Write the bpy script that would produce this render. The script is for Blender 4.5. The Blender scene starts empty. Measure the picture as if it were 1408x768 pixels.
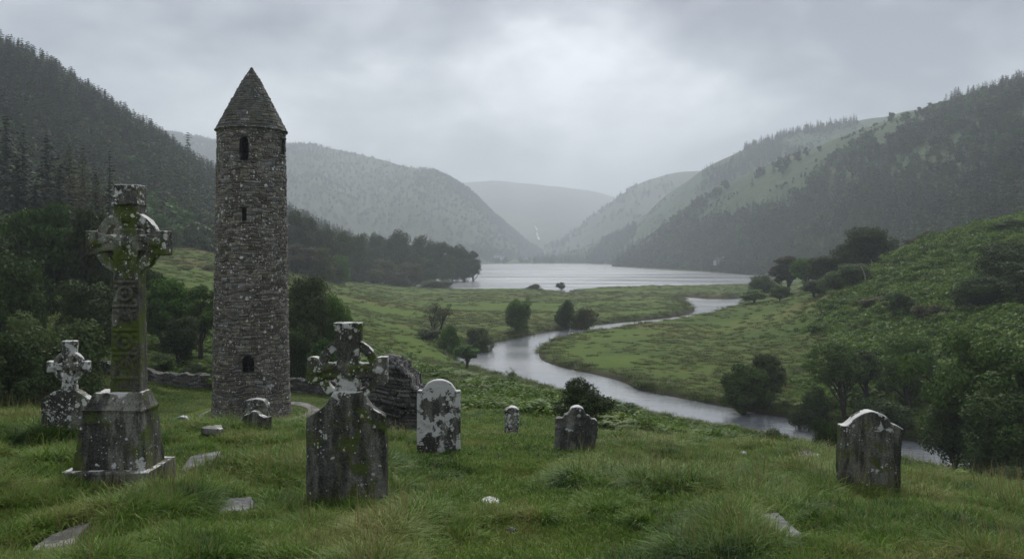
import bpy, bmesh, math, random
import numpy as np

rng = np.random.default_rng(7)
random.seed(7)
R = math.radians
F = 1100.0            # focal length in photo pixels
CX, HY = 704.0, 350.0  # photo centre column, horizon row
SC = bpy.context.scene
COL = SC.collection

# ------------------------------------------------------------------ camera
cam = bpy.data.cameras.new('camera')
cam.sensor_width = 36.0
cam.lens = 36.0 * F / 1408.0
cam.shift_y = -(384.0 - HY) / 1408.0
cam.clip_start = 0.05
cam.clip_end = 20000
camo = bpy.data.objects.new('camera', cam)
camo.location = (0, 0, 0)
camo.rotation_euler = (R(90), 0, 0)
COL.objects.link(camo)
SC.camera = camo

# ------------------------------------------------------------------ sky, sun, exposure
SUN_EL, SUN_AZ = R(42), R(4)          # azimuth clockwise from +Y
world = bpy.data.worlds.new('World')
SC.world = world
world.use_nodes = True
wt = world.node_tree
for n in list(wt.nodes):
    wt.nodes.remove(n)


def wn(t, **k):
    n = wt.nodes.new(t)
    for a, b in k.items():
        setattr(n, a, b)
    return n


def wmath(op, a, b=None, clamp=False):
    n = wn('ShaderNodeMath', operation=op, use_clamp=clamp)
    for i, v in enumerate((a, b)):
        if v is None:
            continue
        if isinstance(v, (int, float)):
            n.inputs[i].default_value = v
        else:
            wt.links.new(v, n.inputs[i])
    return n.outputs[0]


w_out = wn('ShaderNodeOutputWorld')
w_bg = wn('ShaderNodeBackground')
w_bg.inputs['Strength'].default_value = 0.15
sky = wn('ShaderNodeTexSky', sky_type='NISHITA')
sky.sun_disc = False
sky.sun_elevation = SUN_EL
sky.sun_rotation = SUN_AZ
tc = wn('ShaderNodeTexCoord')
sep = wn('ShaderNodeSeparateXYZ')
wt.links.new(tc.outputs['Generated'], sep.inputs[0])
n1 = wn('ShaderNodeTexNoise')
n1.inputs['Scale'].default_value = 3.4
n1.inputs['Detail'].default_value = 7
n1.inputs['Roughness'].default_value = 0.56
n1.inputs['Distortion'].default_value = 0.15
vsc = wn('ShaderNodeMapping')
vsc.inputs['Scale'].default_value = (1.0, 1.0, 1.9)
vsc.inputs['Location'].default_value = (0.35, 0.0, 0.2)
wt.links.new(tc.outputs['Generated'], vsc.inputs[0])
wt.links.new(vsc.outputs[0], n1.inputs['Vector'])
# glow of the hidden sun behind thinner cloud
vd = wn('ShaderNodeVectorMath', operation='DOT_PRODUCT')
wt.links.new(tc.outputs['Generated'], vd.inputs[0])
g = np.array([(720 - CX) / F, 1.0, (HY - 120) / F])
g /= np.linalg.norm(g)
vd.inputs[1].default_value = tuple(g)
glow = wmath('POWER', wmath('MAXIMUM', vd.outputs['Value'], 0.0), 14.0)
fac = wmath('ADD', wmath('MULTIPLY', wmath('SUBTRACT', n1.outputs['Fac'], 0.465), 2.9), wmath('MULTIPLY', glow, 0.52), clamp=True)
ramp = wn('ShaderNodeValToRGB')
cr = ramp.color_ramp
cr.elements[0].position = 0.0
cr.elements[0].color = (0.40, 0.41, 0.52, 1)
cr.elements[1].position = 1.0
cr.elements[1].color = (3.1, 3.15, 3.2, 1)
e = cr.elements.new(0.45)
e.color = (1.33, 1.37, 1.45, 1)
wt.links.new(fac, ramp.inputs[0])
mx = wn('ShaderNodeMix', data_type='RGBA')
mx.inputs[0].default_value = 0.95
wt.links.new(sky.outputs[0], mx.inputs[6])
# an overcast sky is brighter overhead than low down
zen = wn('ShaderNodeMapRange', interpolation_type='SMOOTHSTEP')
wt.links.new(sep.outputs[2], zen.inputs['Value'])
zen.inputs['From Min'].default_value = 0.24
zen.inputs['From Max'].default_value = 0.85
zen.inputs['To Min'].default_value = 1.0
zen.inputs['To Max'].default_value = 3.3
vs_ = wn('ShaderNodeVectorMath', operation='SCALE')
wt.links.new(ramp.outputs[0], vs_.inputs[0])
wt.links.new(zen.outputs[0], vs_.inputs['Scale'])
wt.links.new(vs_.outputs[0], mx.inputs[7])
wt.links.new(mx.outputs[2], w_bg.inputs['Color'])
wt.links.new(w_bg.outputs[0], w_out.inputs['Surface'])

sl = bpy.data.lights.new('sun', 'SUN')
sl.energy = 1.4
sl.angle = R(18)
sl.color = (1.0, 0.96, 0.9)
slo = bpy.data.objects.new('sun', sl)
slo.rotation_euler = (R(90) - SUN_EL, 0, R(180) - SUN_AZ)
# a sun lamp shines along its local -Z: from the sky ahead (+Y) back towards the camera
slo.location = (0, 60, 60)
COL.objects.link(slo)

SC.view_settings.view_transform = 'Standard'
SC.view_settings.look = 'None'
SC.view_settings.exposure = 1.38
SC.view_settings.gamma = 1.0
SC.view_settings.use_curve_mapping = False
SC.cycles.max_bounces = 6
SC.cycles.diffuse_bounces = 3
SC.cycles.glossy_bounces = 2
SC.cycles.transmission_bounces = 2
SC.cycles.volume_bounces = 2
SC.cycles.transparent_max_bounces = 4
SC.cycles.caustics_reflective = False
SC.cycles.caustics_refractive = False
SC.cycles.sample_clamp_indirect = 4.0


# ------------------------------------------------------------------ number noise
def _hash(ix, iy, iz, seed):
    h = (ix.astype(np.int64) * 374761393 + iy.astype(np.int64) * 668265263 + iz.astype(np.int64) * 2147483647 + seed * 1274126177) & 0xFFFFFFFF
    h = ((h ^ (h >> 13)) * 1274126177) & 0xFFFFFFFF
    h = (h ^ (h >> 16)) & 0xFFFFFFFF
    h = (h * 2246822519) & 0xFFFFFFFF
    h = h ^ (h >> 15)
    return (h & 0xFFFFFF) / float(0xFFFFFF)


def vnoise(x, y, z=None, seed=0):
    x = np.asarray(x, float); y = np.asarray(y, float)
    z = np.zeros_like(x) if z is None else np.asarray(z, float)
    ix, iy, iz = np.floor(x), np.floor(y), np.floor(z)
    fx, fy, fz = x - ix, y - iy, z - iz
    fx, fy, fz = [f * f * (3 - 2 * f) for f in (fx, fy, fz)]
    o = 0
    for a in (0, 1):
        wx = fx if a else 1 - fx
        for b in (0, 1):
            wy = fy if b else 1 - fy
            for c in (0, 1):
                wz = fz if c else 1 - fz
                o = o + wx * wy * wz * _hash(ix + a, iy + b, iz + c, seed)
    return o * 2 - 1


def fbm(x, y, z=None, oc=4, seed=0, gain=0.5):
    a, s, o = 1.0, 0.0, 0
    z = np.zeros_like(np.asarray(x, float)) if z is None else z
    for i in range(oc):
        k = 2.03 ** i
        o = o + a * vnoise(x * k + 17.3 * i, y * k - 9.1 * i, z * k + 5.7 * i, seed + i)
        s += a
        a *= gain
    return o / s


def sstep(a, b, x):
    t = np.clip((x - a) / (b - a), 0, 1)
    return t * t * (3 - 2 * t)


# ------------------------------------------------------------------ mesh helpers
def raw_mesh(name, V, Fs, smooth=False):
    V = np.asarray(V, np.float32)
    Fs = np.asarray(Fs, np.int32)
    n, k = Fs.shape
    me = bpy.data.meshes.new(name)
    me.vertices.add(len(V))
    me.vertices.foreach_set('co', V.ravel())
    me.loops.add(n * k)
    me.loops.foreach_set('vertex_index', Fs.ravel())
    me.polygons.add(n)
    me.polygons.foreach_set('loop_start', np.arange(0, n * k, k, dtype=np.int32))
    me.polygons.foreach_set('loop_total', np.full(n, k, np.int32))
    me.update(calc_edges=True)
    if smooth:
        me.polygons.foreach_set('use_smooth', np.ones(n, bool))
    me.validate()
    return me


def obj(name, me, mat=None, parent=None, loc=None):
    o = bpy.data.objects.new(name, me)
    COL.objects.link(o)
    if mat is not None:
        me.materials.clear()
        me.materials.append(mat)
    if parent is not None:
        o.parent = parent
    if loc is not None:
        o.location = loc
    return o


def empty(name, loc, rz=0.0):
    o = bpy.data.objects.new(name, None)
    o.empty_display_size = 0.2
    o.location = loc
    o.rotation_euler = (0, 0, rz)
    COL.objects.link(o)
    return o


def tag(o, label=None, cat=None, group=None, kind=None):
    if label: o['label'] = label
    if cat: o['category'] = cat
    if group: o['group'] = group
    if kind: o['kind'] = kind
    return o


def grid_faces(nu, nv, wrap=False):
    a = np.arange(nu - 1)[:, None] if not wrap else np.arange(nu)[:, None]
    b = np.arange(nv - 1)[None, :]
    a2 = (a + 1) % nu
    f = np.stack([a * nv + b, a2 * nv + b, a2 * nv + b + 1, a * nv + b + 1], -1)
    return f.reshape(-1, 4)


def vcolor(me, cols, name='tone'):
    at = me.color_attributes.new(name, 'FLOAT_COLOR', 'POINT')
    c = np.ones((len(me.vertices), 4), np.float32)
    c[:, :cols.shape[1]] = cols
    at.data.foreach_set('color', c.ravel())


# ------------------------------------------------------------------ materials
class NT:
    def __init__(s, name):
        s.m = bpy.data.materials.new(name)
        s.m.use_nodes = True
        s.t = s.m.node_tree
        for n in list(s.t.nodes):
            s.t.nodes.remove(n)
        s.out = s.t.nodes.new('ShaderNodeOutputMaterial')
        s.b = s.t.nodes.new('ShaderNodeBsdfPrincipled')
        s.t.links.new(s.b.outputs[0], s.out.inputs['Surface'])
        s.co = s.t.nodes.new('ShaderNodeTexCoord')
        s.geo = s.t.nodes.new('ShaderNodeNewGeometry')

    def n(s, t, **k):
        n = s.t.nodes.new(t)
        for a, b in k.items():
            setattr(n, a, b)
        return n

    def link(s, a, b):
        s.t.links.new(a, b)

    def put(s, sock, v):
        if isinstance(v, (int, float)):
            sock.default_value = v
        elif isinstance(v, tuple):
            sock.default_value = v if len(v) == len(sock.default_value) else (*v, 1)
        else:
            s.link(v, sock)

    def mapping(s, vec, scale=(1, 1, 1), loc=(0, 0, 0)):
        n = s.n('ShaderNodeMapping')
        s.link(vec, n.inputs[0])
        n.inputs['Scale'].default_value = scale
        n.inputs['Location'].default_value = loc
        return n.outputs[0]

    def noise(s, vec, scale, detail=4, rough=0.55, dist=0.0):
        n = s.n('ShaderNodeTexNoise')
        s.link(vec, n.inputs['Vector'])
        n.inputs['Scale'].default_value = scale
        n.inputs['Detail'].default_value = detail
        n.inputs['Roughness'].default_value = rough
        n.inputs['Distortion'].default_value = dist
        return n.outputs['Fac']

    def math(s, op, a, b=0.0, clamp=False):
        n = s.n('ShaderNodeMath', operation=op, use_clamp=clamp)
        s.put(n.inputs[0], a)
        s.put(n.inputs[1], b)
        return n.outputs[0]

    def ss(s, v, lo, hi):
        n = s.n('ShaderNodeMapRange', interpolation_type='SMOOTHSTEP')
        s.put(n.inputs['Value'], v)
        s.put(n.inputs['From Min'], lo)
        s.put(n.inputs['From Max'], hi)
        return n.outputs[0]

    def mix(s, f, a, b, blend='MIX'):
        n = s.n('ShaderNodeMix', data_type='RGBA', blend_type=blend)
        s.put(n.inputs[0], f)
        s.put(n.inputs[6], a)
        s.put(n.inputs[7], b)
        return n.outputs[2]

    def ramp(s, v, stops):
        n = s.n('ShaderNodeValToRGB')
        cr = n.color_ramp
        cr.elements[0].position, cr.elements[0].color = stops[0][0], (*stops[0][1], 1)
        cr.elements[1].position, cr.elements[1].color = stops[-1][0], (*stops[-1][1], 1)
        for p, c in stops[1:-1]:
            e = cr.elements.new(p)
            e.color = (*c, 1)
        s.link(v, n.inputs[0])
        return n.outputs[0]

    def attr(s, name):
        n = s.n('ShaderNodeAttribute', attribute_name=name)
        return n

    def bump(s, h, strength=0.5, dist=0.02):
        n = s.n('ShaderNodeBump')
        n.inputs['Strength'].default_value = strength
        n.inputs['Distance'].default_value = dist
        s.link(h, n.inputs['Height'])
        s.link(n.outputs[0], s.b.inputs['Normal'])

    def fin(s, col, rough=0.7, spec=0.3):
        s.put(s.b.inputs['Base Color'], col)
        s.put(s.b.inputs['Roughness'], rough)
        s.b.inputs['Specular IOR Level'].default_value = spec
        return s.m


def lichen_layers(s, vec, col, spots, crust, topz, seed, sc=1.0, white=(0.66, 0.67, 0.62), cap=None):
    """white and grey lichen: round colonies, irregular crusts, more of both on upward faces"""
    off = s.mapping(vec, loc=(seed * 3.7, seed * 1.9, seed * 5.3))
    wob = s.n('ShaderNodeTexNoise')
    s.link(off, wob.inputs['Vector'])
    wob.inputs['Scale'].default_value = 30 * sc
    wob.inputs['Detail'].default_value = 3
    vm = s.n('ShaderNodeVectorMath', operation='MULTIPLY_ADD')
    s.link(wob.outputs['Color'], vm.inputs[0])
    vm.inputs[1].default_value = (0.045 / sc,) * 3
    s.link(off, vm.inputs[2])
    up = s.n('ShaderNodeSeparateXYZ')
    s.link(s.geo.outputs['Normal'], up.inputs[0])
    upf = s.ss(up.outputs[2], 0.25, 0.8)
    big = s.noise(off, 2.6 * sc, 3, 0.6)
    rag = s.noise(off, 46 * sc, 5, 0.7)
    for scale, thr, less in ((8.5 * sc, 0.0, 0.055), (17 * sc, 0.02, 0.02), (38 * sc, 0.03, -0.02)):
        v = s.n('ShaderNodeTexVoronoi')
        s.link(vm.outputs[0], v.inputs['Vector'])
        v.inputs['Scale'].default_value = scale
        rnd = s.n('ShaderNodeSeparateColor')
        s.link(v.outputs['Color'], rnd.inputs[0])
        # cell-dependent radius; most cells have no colony
        lim = s.math('ADD', s.math('MULTIPLY', s.math('SUBTRACT', rnd.outputs[0], 1.0 + less - min(2.0 * spots, 0.92)), 1.7), s.math('MULTIPLY', s.math('SUBTRACT', big, 0.5), 1.5))
        lim = s.math('MINIMUM', lim, 0.40)
        f = s.math('MULTIPLY', s.ss(s.math('SUBTRACT', lim, v.outputs['Distance']), thr, thr + 0.12), s.ss(rag, 0.34, 0.46))
        tint = s.mix(rnd.outputs[1], white, tuple(c * 0.62 for c in white))
        col = s.mix(s.math('MULTIPLY', f, 0.92), col, tint)
    cn = s.noise(off, 5.5 * sc, 8, 0.68, 0.3)
    cth = s.math('SUBTRACT', 0.78 - crust * 0.42, s.math('MULTIPLY', upf, topz * 0.6))
    if cap:
        zz = s.n('ShaderNodeSeparateXYZ')
        s.link(vec, zz.inputs[0])
        cth = s.math('SUBTRACT', cth, s.math('MULTIPLY', s.ss(zz.outputs[2], cap[0], cap[1]), cap[2]))
    cf = s.ss(s.math('ADD', s.math('SUBTRACT', cn, cth), s.math('MULTIPLY', s.math('SUBTRACT', big, 0.5), 0.7)), 0.0, 0.05)
    fine = s.noise(off, 60 * sc, 4, 0.7)
    wcol = s.mix(fine, tuple(c * 0.5 for c in white), tuple(min(c * 1.15, 0.75) for c in white))
    col = s.mix(s.math('MULTIPLY', cf, 0.9), col, wcol)
    return col, upf, big, off


def mat_stone(name, base=(0.055, 0.053, 0.048), seed=1, spots=0.16, crust=0.2, moss=0.3, topz=0.25, pale=(0.29, 0.295, 0.235), sc=1.0, palef=0.5, cap=None):
    s = NT(name)
    vec = s.co.outputs['Object']
    off = s.mapping(vec, loc=(seed * 2.1, seed * 7.7, seed * 1.3))
    a = s.noise(off, 4 * sc, 8, 0.68, 0.4)
    fine = s.noise(off, 55 * sc, 6, 0.7)
    # rain streaks: noise stretched down the face
    st = s.noise(s.mapping(off, scale=(4.5 * sc, 4.5 * sc, 0.9 * sc)), 1.0, 5, 0.6)
    base = tuple(c * 0.95 for c in base)
    dark = tuple(c * 0.22 for c in base)
    col = s.mix(s.ss(a, 0.36, 0.6), dark, base)
    col = s.mix(s.math('MULTIPLY', s.ss(st, 0.43, 0.60), min(palef * 1.5, 0.9)), col, pale)
    st2 = s.noise(s.mapping(off, scale=(3.4 * sc, 3.4 * sc, 0.7 * sc), loc=(3, 1, 2)), 1.0, 6, 0.65)
    col = s.mix(s.math('MULTIPLY', s.ss(st2, 0.48, 0.60), 0.85), col, dark)
    col = s.mix(s.ss(fine, 0.35, 0.7), s.mix(0.55, col, (0.008, 0.008, 0.007)), s.mix(0.22, col, pale))
    # moss
    mn = s.noise(off, 3.2 * sc, 7, 0.66, 0.5)
    mc = s.mix(fine, (0.030, 0.046, 0.006), (0.105, 0.135, 0.016))
    mf = s.ss(mn, 0.72 - moss * 0.42, 0.82 - moss * 0.42)
    col = s.mix(s.math('MULTIPLY', mf, 0.85), col, mc)
    col, upf, big, off2 = lichen_layers(s, vec, col, spots, crust, topz, seed, sc, cap=cap)
    s.bump(s.math('ADD', s.math('MULTIPLY', a, 0.8), s.math('MULTIPLY', fine, 0.6)), 0.7, 0.02)
    return s.fin(col, s.math('SUBTRACT', 0.78, s.math('MULTIPLY', fine, 0.2)), 0.2)


def mat_masonry(name, seed=3, spots=0.10, crust=0.0, topz=0.1, sc=0.5, moss=0.1):
    s = NT(name)
    vec = s.co.outputs['Object']
    t = s.attr('tone').outputs['Color']
    off = s.mapping(vec, loc=(seed, seed * 2, seed * 3))
    a = s.noise(off, 3, 7, 0.65)
    fine = s.noise(off, 22, 6, 0.7)
    col = s.mix(s.ss(a, 0.3, 0.7), s.mix(0.45, t, (0.03, 0.03, 0.027)), t)
    col = s.mix(s.ss(fine, 0.3, 0.75), s.mix(0.5, col, (0.012, 0.012, 0.011)), col)
    big = s.noise(s.mapping(off, scale=(0.7, 0.7, 0.22)), 1.0, 5, 0.6)
    col = s.mix(s.math('MULTIPLY', s.ss(big, 0.52, 0.7), 0.4), col, (0.2, 0.195, 0.18))
    mf = s.ss(s.noise(off, 1.3, 6, 0.65), 0.66 - moss * 0.3, 0.76 - moss * 0.3)
    col = s.mix(s.math('MULTIPLY', mf, 0.55), col, (0.055, 0.06, 0.022))
    col, upf, big2, _ = lichen_layers(s, vec, col, spots, crust, topz, seed, sc)
    s.bump(s.math('ADD', a, fine), 0.6, 0.03)
    return s.fin(col, 0.8, 0.25)


def mat_leaf(name, c1, c2, c3=None, scale=0.35, trans=0.25, rimix=0.5):
    s = NT(name)
    oi = s.n('ShaderNodeObjectInfo')
    pos = s.geo.outputs['Position']
    a = s.noise(pos, scale, 3, 0.6)
    b = s.noise(pos, scale * 9, 2, 0.6)
    col = s.mix(s.ss(s.math('ADD', s.math('MULTIPLY', a, 0.6), s.math('MULTIPLY', b, 0.4)), 0.36, 0.64), c1, c2)
    ri = s.geo.outputs['Random Per Island']
    col = s.mix(s.math('MULTIPLY', ri, rimix), col, c3 or tuple(0.5 * (x + y) for x, y in zip(c1, c2)))
    hs = s.n('ShaderNodeHueSaturation')
    s.put(hs.inputs['Hue'], s.math('ADD', 0.487, s.math('MULTIPLY', oi.outputs['Random'], 0.03)))
    s.put(hs.inputs['Saturation'], s.math('ADD', 0.75, s.math('MULTIPLY', oi.outputs['Random'], 0.3)))
    s.put(hs.inputs['Value'], s.math('ADD', 0.72, s.math('MULTIPLY', oi.outputs['Random'], 0.55)))
    s.link(col, hs.inputs['Color'])
    s.fin(hs.outputs[0], 0.6, 0.08)
    if trans:
        tr = s.n('ShaderNodeBsdfTranslucent')
        s.link(hs.outputs[0], tr.inputs['Color'])
        ms = s.n('ShaderNodeMixShader')
        ms.inputs[0].default_value = trans
        s.link(s.b.outputs[0], ms.inputs[1])
        s.link(tr.outputs[0], ms.inputs[2])
        s.link(ms.outputs[0], s.out.inputs['Surface'])
    return s.m


def mat_grass(name, lush, mid, tawny, trans=0.3):
    s = NT(name)
    pos = s.geo.outputs['Position']
    oi = s.n('ShaderNodeObjectInfo')
    a = s.noise(pos, 0.55, 5, 0.6)
    b = s.noise(pos, 2.4, 3, 0.6)
    ri = s.geo.outputs['Random Per Island']
    v = s.math('ADD', s.math('MULTIPLY', a, 0.65), s.math('MULTIPLY', b, 0.35))
    col = s.ramp(v, [(0.36, lush), (0.5, mid), (0.63, tawny)])
    col = s.mix(s.ss(ri, 0.8, 0.95), col, tawny)
    hs = s.n('ShaderNodeHueSaturation')
    s.put(hs.inputs['Value'], s.math('ADD', 0.55, s.math('ADD', s.math('MULTIPLY', oi.outputs['Random'], 0.6), s.math('MULTIPLY', ri, 0.35))))
    s.link(col, hs.inputs['Color'])
    s.fin(hs.outputs[0], 0.55, 0.10)
    tr = s.n('ShaderNodeBsdfTranslucent')
    s.link(hs.outputs[0], tr.inputs['Color'])
    ms = s.n('ShaderNodeMixShader')
    ms.inputs[0].default_value = trans
    s.link(s.b.outputs[0], ms.inputs[1])
    s.link(tr.outputs[0], ms.inputs[2])
    s.link(ms.outputs[0], s.out.inputs['Surface'])
    return s.m


def mat_plain(name, c1, c2, scale=3.0, rough=0.8, bump=0.4, dist=0.02, spec=0.25, stretch=(1, 1, 1)):
    s = NT(name)
    v = s.mapping(s.co.outputs['Object'], scale=stretch)
    a = s.noise(v, scale, 7, 0.66, 0.3)
    b = s.noise(v, scale * 9, 5, 0.66)
    col = s.mix(s.ss(s.math('ADD', s.math('MULTIPLY', a, 0.65), s.math('MULTIPLY', b, 0.35)), 0.36, 0.64), c1, c2)
    s.bump(s.math('ADD', a, b), bump, dist)
    return s.fin(col, rough, spec)


def mat_ground():
    s = NT('ground')
    pos = s.geo.outputs['Position']
    z = s.attr('zone').outputs['Color']
    sp = s.n('ShaderNodeSeparateColor')
    s.link(z, sp.inputs[0])
    a = s.noise(pos, 0.09, 6, 0.62, 0.4)
    b = s.noise(pos, 0.9, 6, 0.65)
    c = s.noise(pos, 9.0, 4, 0.7)
    g = s.ramp(s.math('ADD', s.math('MULTIPLY', a, 0.6), s.math('MULTIPLY', b, 0.4)),
               [(0.34, (0.030, 0.062, 0.010)), (0.46, (0.060, 0.104, 0.015)), (0.55, (0.088, 0.132, 0.022)), (0.66, (0.105, 0.110, 0.032))])
    g = s.mix(s.ss(c, 0.35, 0.75), s.mix(0.5, g, (0.02, 0.026, 0.008)), g)
    rush = s.mix(b, (0.075, 0.070, 0.022), (0.125, 0.100, 0.042))
    g = s.mix(s.math('MULTIPLY', sp.outputs[0], s.ss(a, 0.38, 0.58)), g, rush)
    lawn = s.mix(b, (0.062, 0.105, 0.014), (0.10, 0.15, 0.022))
    g = s.mix(sp.outputs[1], g, lawn)
    mud = s.mix(c, (0.018, 0.015, 0.011), (0.06, 0.052, 0.04))
    g = s.mix(sp.outputs[2], g, mud)
    s.bump(s.math('ADD', b, s.math('MULTIPLY', c, 0.5)), 0.5, 0.05)
    return s.fin(g, 0.9, 0.05)


def mat_hill(name, stops, sc=0.006):
    s = NT(name)
    pos = s.geo.outputs['Position']
    a = s.noise(pos, sc, 8, 0.64, 0.6)
    b = s.noise(pos, sc * 14, 6, 0.68)
    v = s.math('ADD', s.math('MULTIPLY', a, 0.62), s.math('MULTIPLY', b, 0.38))
    col = s.ramp(v, stops)
    s.bump(b, 0.9, 4.0)
    return s.fin(col, 0.9, 0.1)


def mat_water():
    s = NT('water')
    pos = s.geo.outputs['Position']
    w1 = s.noise(s.mapping(pos, scale=(0.55, 0.9, 1)), 1.0, 5, 0.62, 0.6)
    w2 = s.noise(s.mapping(pos, scale=(2.4, 3.4, 1)), 1.0, 4, 0.6, 0.4)
    calm = s.noise(s.mapping(pos, scale=(0.02, 0.05, 1)), 1.0, 4, 0.6, 0.8)
    streak = s.noise(s.mapping(pos, scale=(0.005, 0.035, 1)), 1.0, 4, 0.6, 0.6)
    calm = s.math('ADD', s.math('MULTIPLY', calm, 0.6), s.math('MULTIPLY', s.ss(streak, 0.38, 0.62), 0.4))
    h = s.math('MULTIPLY', s.math('ADD', w1, s.math('MULTIPLY', w2, 0.45)), s.math('ADD', 0.1, s.math('MULTIPLY', calm, 1.6)))
    s.bump(h, 0.5, 0.09)
    s.b.inputs['IOR'].default_value = 1.5
    m = s.fin((0.15, 0.162, 0.17), s.math('ADD', 0.08, s.math('MULTIPLY', calm, 0.25)), 0.8)
    return m


M = {}
M['ground'] = mat_ground()
M['water'] = mat_water()
M['bark'] = mat_plain('bark', (0.018, 0.015, 0.012), (0.07, 0.06, 0.05), 6, 0.9, 0.8, 0.03, 0.2, (3, 3, 0.6))
M['deadwood'] = mat_plain('deadwood', (0.16, 0.13, 0.11), (0.34, 0.30, 0.26), 8, 0.85, 0.5, 0.02)
M['leaf_mid'] = mat_leaf('leaf_mid', (0.030, 0.068, 0.010), (0.080, 0.140, 0.020), (0.115, 0.175, 0.030))
M['leaf_dark'] = mat_leaf('leaf_dark', (0.016, 0.038, 0.008), (0.046, 0.085, 0.014), (0.068, 0.110, 0.020))
M['leaf_light'] = mat_leaf('leaf_light', (0.060, 0.105, 0.014), (0.120, 0.180, 0.028), (0.155, 0.21, 0.044))
M['leaf_brown'] = mat_leaf('leaf_brown', (0.038, 0.048, 0.012), (0.080, 0.084, 0.022), (0.105, 0.095, 0.030))
M['needle'] = mat_leaf('needle', (0.010, 0.024, 0.011), (0.028, 0.050, 0.018), (0.038, 0.062, 0.022), trans=0.1)
M['pine_needle'] = mat_leaf('pine_needle', (0.006, 0.013, 0.007), (0.014, 0.026, 0.010), (0.020, 0.032, 0.012), trans=0.05)
M['far_mid'] = mat_leaf('far_mid', (0.020, 0.056, 0.010), (0.074, 0.138, 0.022), scale=0.014, rimix=0.1)
M['far_dark'] = mat_leaf('far_dark', (0.012, 0.036, 0.009), (0.048, 0.096, 0.018), scale=0.014, rimix=0.1)
M['far_brown'] = mat_leaf('far_brown', (0.030, 0.050, 0.012), (0.078, 0.088, 0.022), scale=0.014, rimix=0.1)
M['far_needle'] = mat_leaf('far_needle', (0.008, 0.025, 0.011), (0.030, 0.062, 0.021), scale=0.014, trans=0.1, rimix=0.1)
M['larch'] = mat_leaf('larch', (0.030, 0.040, 0.012), (0.065, 0.068, 0.018), (0.085, 0.075, 0.022), trans=0.15)
M['bracken'] = mat_grass('bracken', (0.030, 0.072, 0.010), (0.084, 0.152, 0.020), (0.14, 0.195, 0.036), 0.35)
M['grass'] = mat_grass('grass', (0.016, 0.052, 0.007), (0.090, 0.168, 0.019), (0.170, 0.195, 0.050))
M['straw'] = mat_grass('straw', (0.13, 0.15, 0.05), (0.18, 0.17, 0.07), (0.22, 0.18, 0.08))
M['rush'] = mat_grass('rush', (0.034, 0.072, 0.010), (0.072, 0.118, 0.018), (0.120, 0.112, 0.036))
M['flag'] = mat_stone('flagstone', (0.16, 0.165, 0.17), 9, 0.05, 0.05, 0.16, 0.0, (0.3, 0.3, 0.3))
M['rock'] = mat_stone('rock', (0.10, 0.098, 0.092), 14, 0.2, 0.42, 0.15, 0.12)
M['path'] = mat_plain('path', (0.06, 0.06, 0.055), (0.24, 0.235, 0.22), 2.2, 0.9, 0.5, 0.02)
M['white_paint'] = mat_plain('white_paint', (0.40, 0.40, 0.38), (0.5, 0.5, 0.48), 1.0)
M['slate_roof'] = mat_plain('slate_roof', (0.05, 0.055, 0.06), (0.09, 0.095, 0.10), 1.0)
M['dark_glass'] = mat_plain('dark_glass', (0.02, 0.02, 0.025), (0.03, 0.03, 0.035), 1.0, 0.15)
M['foam'] = mat_plain('foam', (0.30, 0.32, 0.33), (0.5, 0.52, 0.53), 0.2, 0.6)
M['hill_wood'] = mat_hill('hill_wood', [(0.36, (0.020, 0.032, 0.014)), (0.5, (0.034, 0.048, 0.020)), (0.64, (0.056, 0.064, 0.028))])
M['hill_moor'] = mat_hill('hill_moor', [(0.36, (0.030, 0.040, 0.018)), (0.47, (0.052, 0.062, 0.026)), (0.56, (0.070, 0.074, 0.034)), (0.68, (0.082, 0.066, 0.046))], 0.004)
M['hill_far'] = mat_hill('hill_far', [(0.36, (0.022, 0.034, 0.012)), (0.48, (0.036, 0.048, 0.016)), (0.58, (0.052, 0.058, 0.022)), (0.68, (0.075, 0.066, 0.036))], 0.004)
M['hill_open'] = mat_hill('hill_open', [(0.36, (0.018, 0.040, 0.014)), (0.48, (0.040, 0.070, 0.022)), (0.58, (0.062, 0.090, 0.030)), (0.7, (0.066, 0.064, 0.034))], 0.012)


# ------------------------------------------------------------------ terrain
WZ = -14.0
OFFY = 14.0


def pix(px, py, d):
    return ((px - CX) / F * d, d, (HY - py) / F * d)


CP = []          # control points x, y, z


def cp(px, py, d): CP.append(pix(px, py, d))
def cz(px, d, z): CP.append(((px - CX) / F * d, d, z))


for x, y, z in ((0, 0, -1.72), (5, 0, -1.9), (-5, 0, -1.6), (0, -7, -1.6), (8, -7, -1.8), (-8, -7, -1.4)):
    CP.append((x, y, z))
cp(100, 768, 5.1); cp(704, 768, 5.3); cp(1300, 768, 5.6)
for a in ((178, 672, 8.5), (480, 690, 8.0), (800, 690, 8.4), (1193, 699, 9.2), (1408, 707, 9.2), (60, 606, 12.5), (-150, 600, 12), (603, 627, 13.5),
          (792, 618, 14), (703, 597, 19), (348, 599, 15), (251, 587, 19), (1000, 626, 16), (1110, 634, 15.5), (1300, 662, 14), (1408, 692, 11.5),
          (900, 596, 25), (1000, 612, 26), (1100, 630, 25), (1250, 658, 22), (1408, 690, 19), (1600, 700, 18),
          (660, 566, 30), (600, 512, 60), (690, 540, 50), (740, 562, 38), (560, 472, 100), (520, 432, 150), (500, 402, 200), (400, 378, 200),
          (300, 352, 200), (480, 391, 270), (560, 400, 290), (200, 348, 180), (270, 342, 200),
          (1000, 472, 120), (1000, 442, 150), (1100, 470, 105), (1100, 424, 140), (1060, 414, 170), (1180, 525, 75), (1180, 422, 115), (1230, 366, 130),
          (1300, 327, 135), (1408, 310, 125), (1600, 285, 120), (1250, 448, 95), (1408, 455, 75), (1400, 380, 100)):
    cp(*a)
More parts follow.
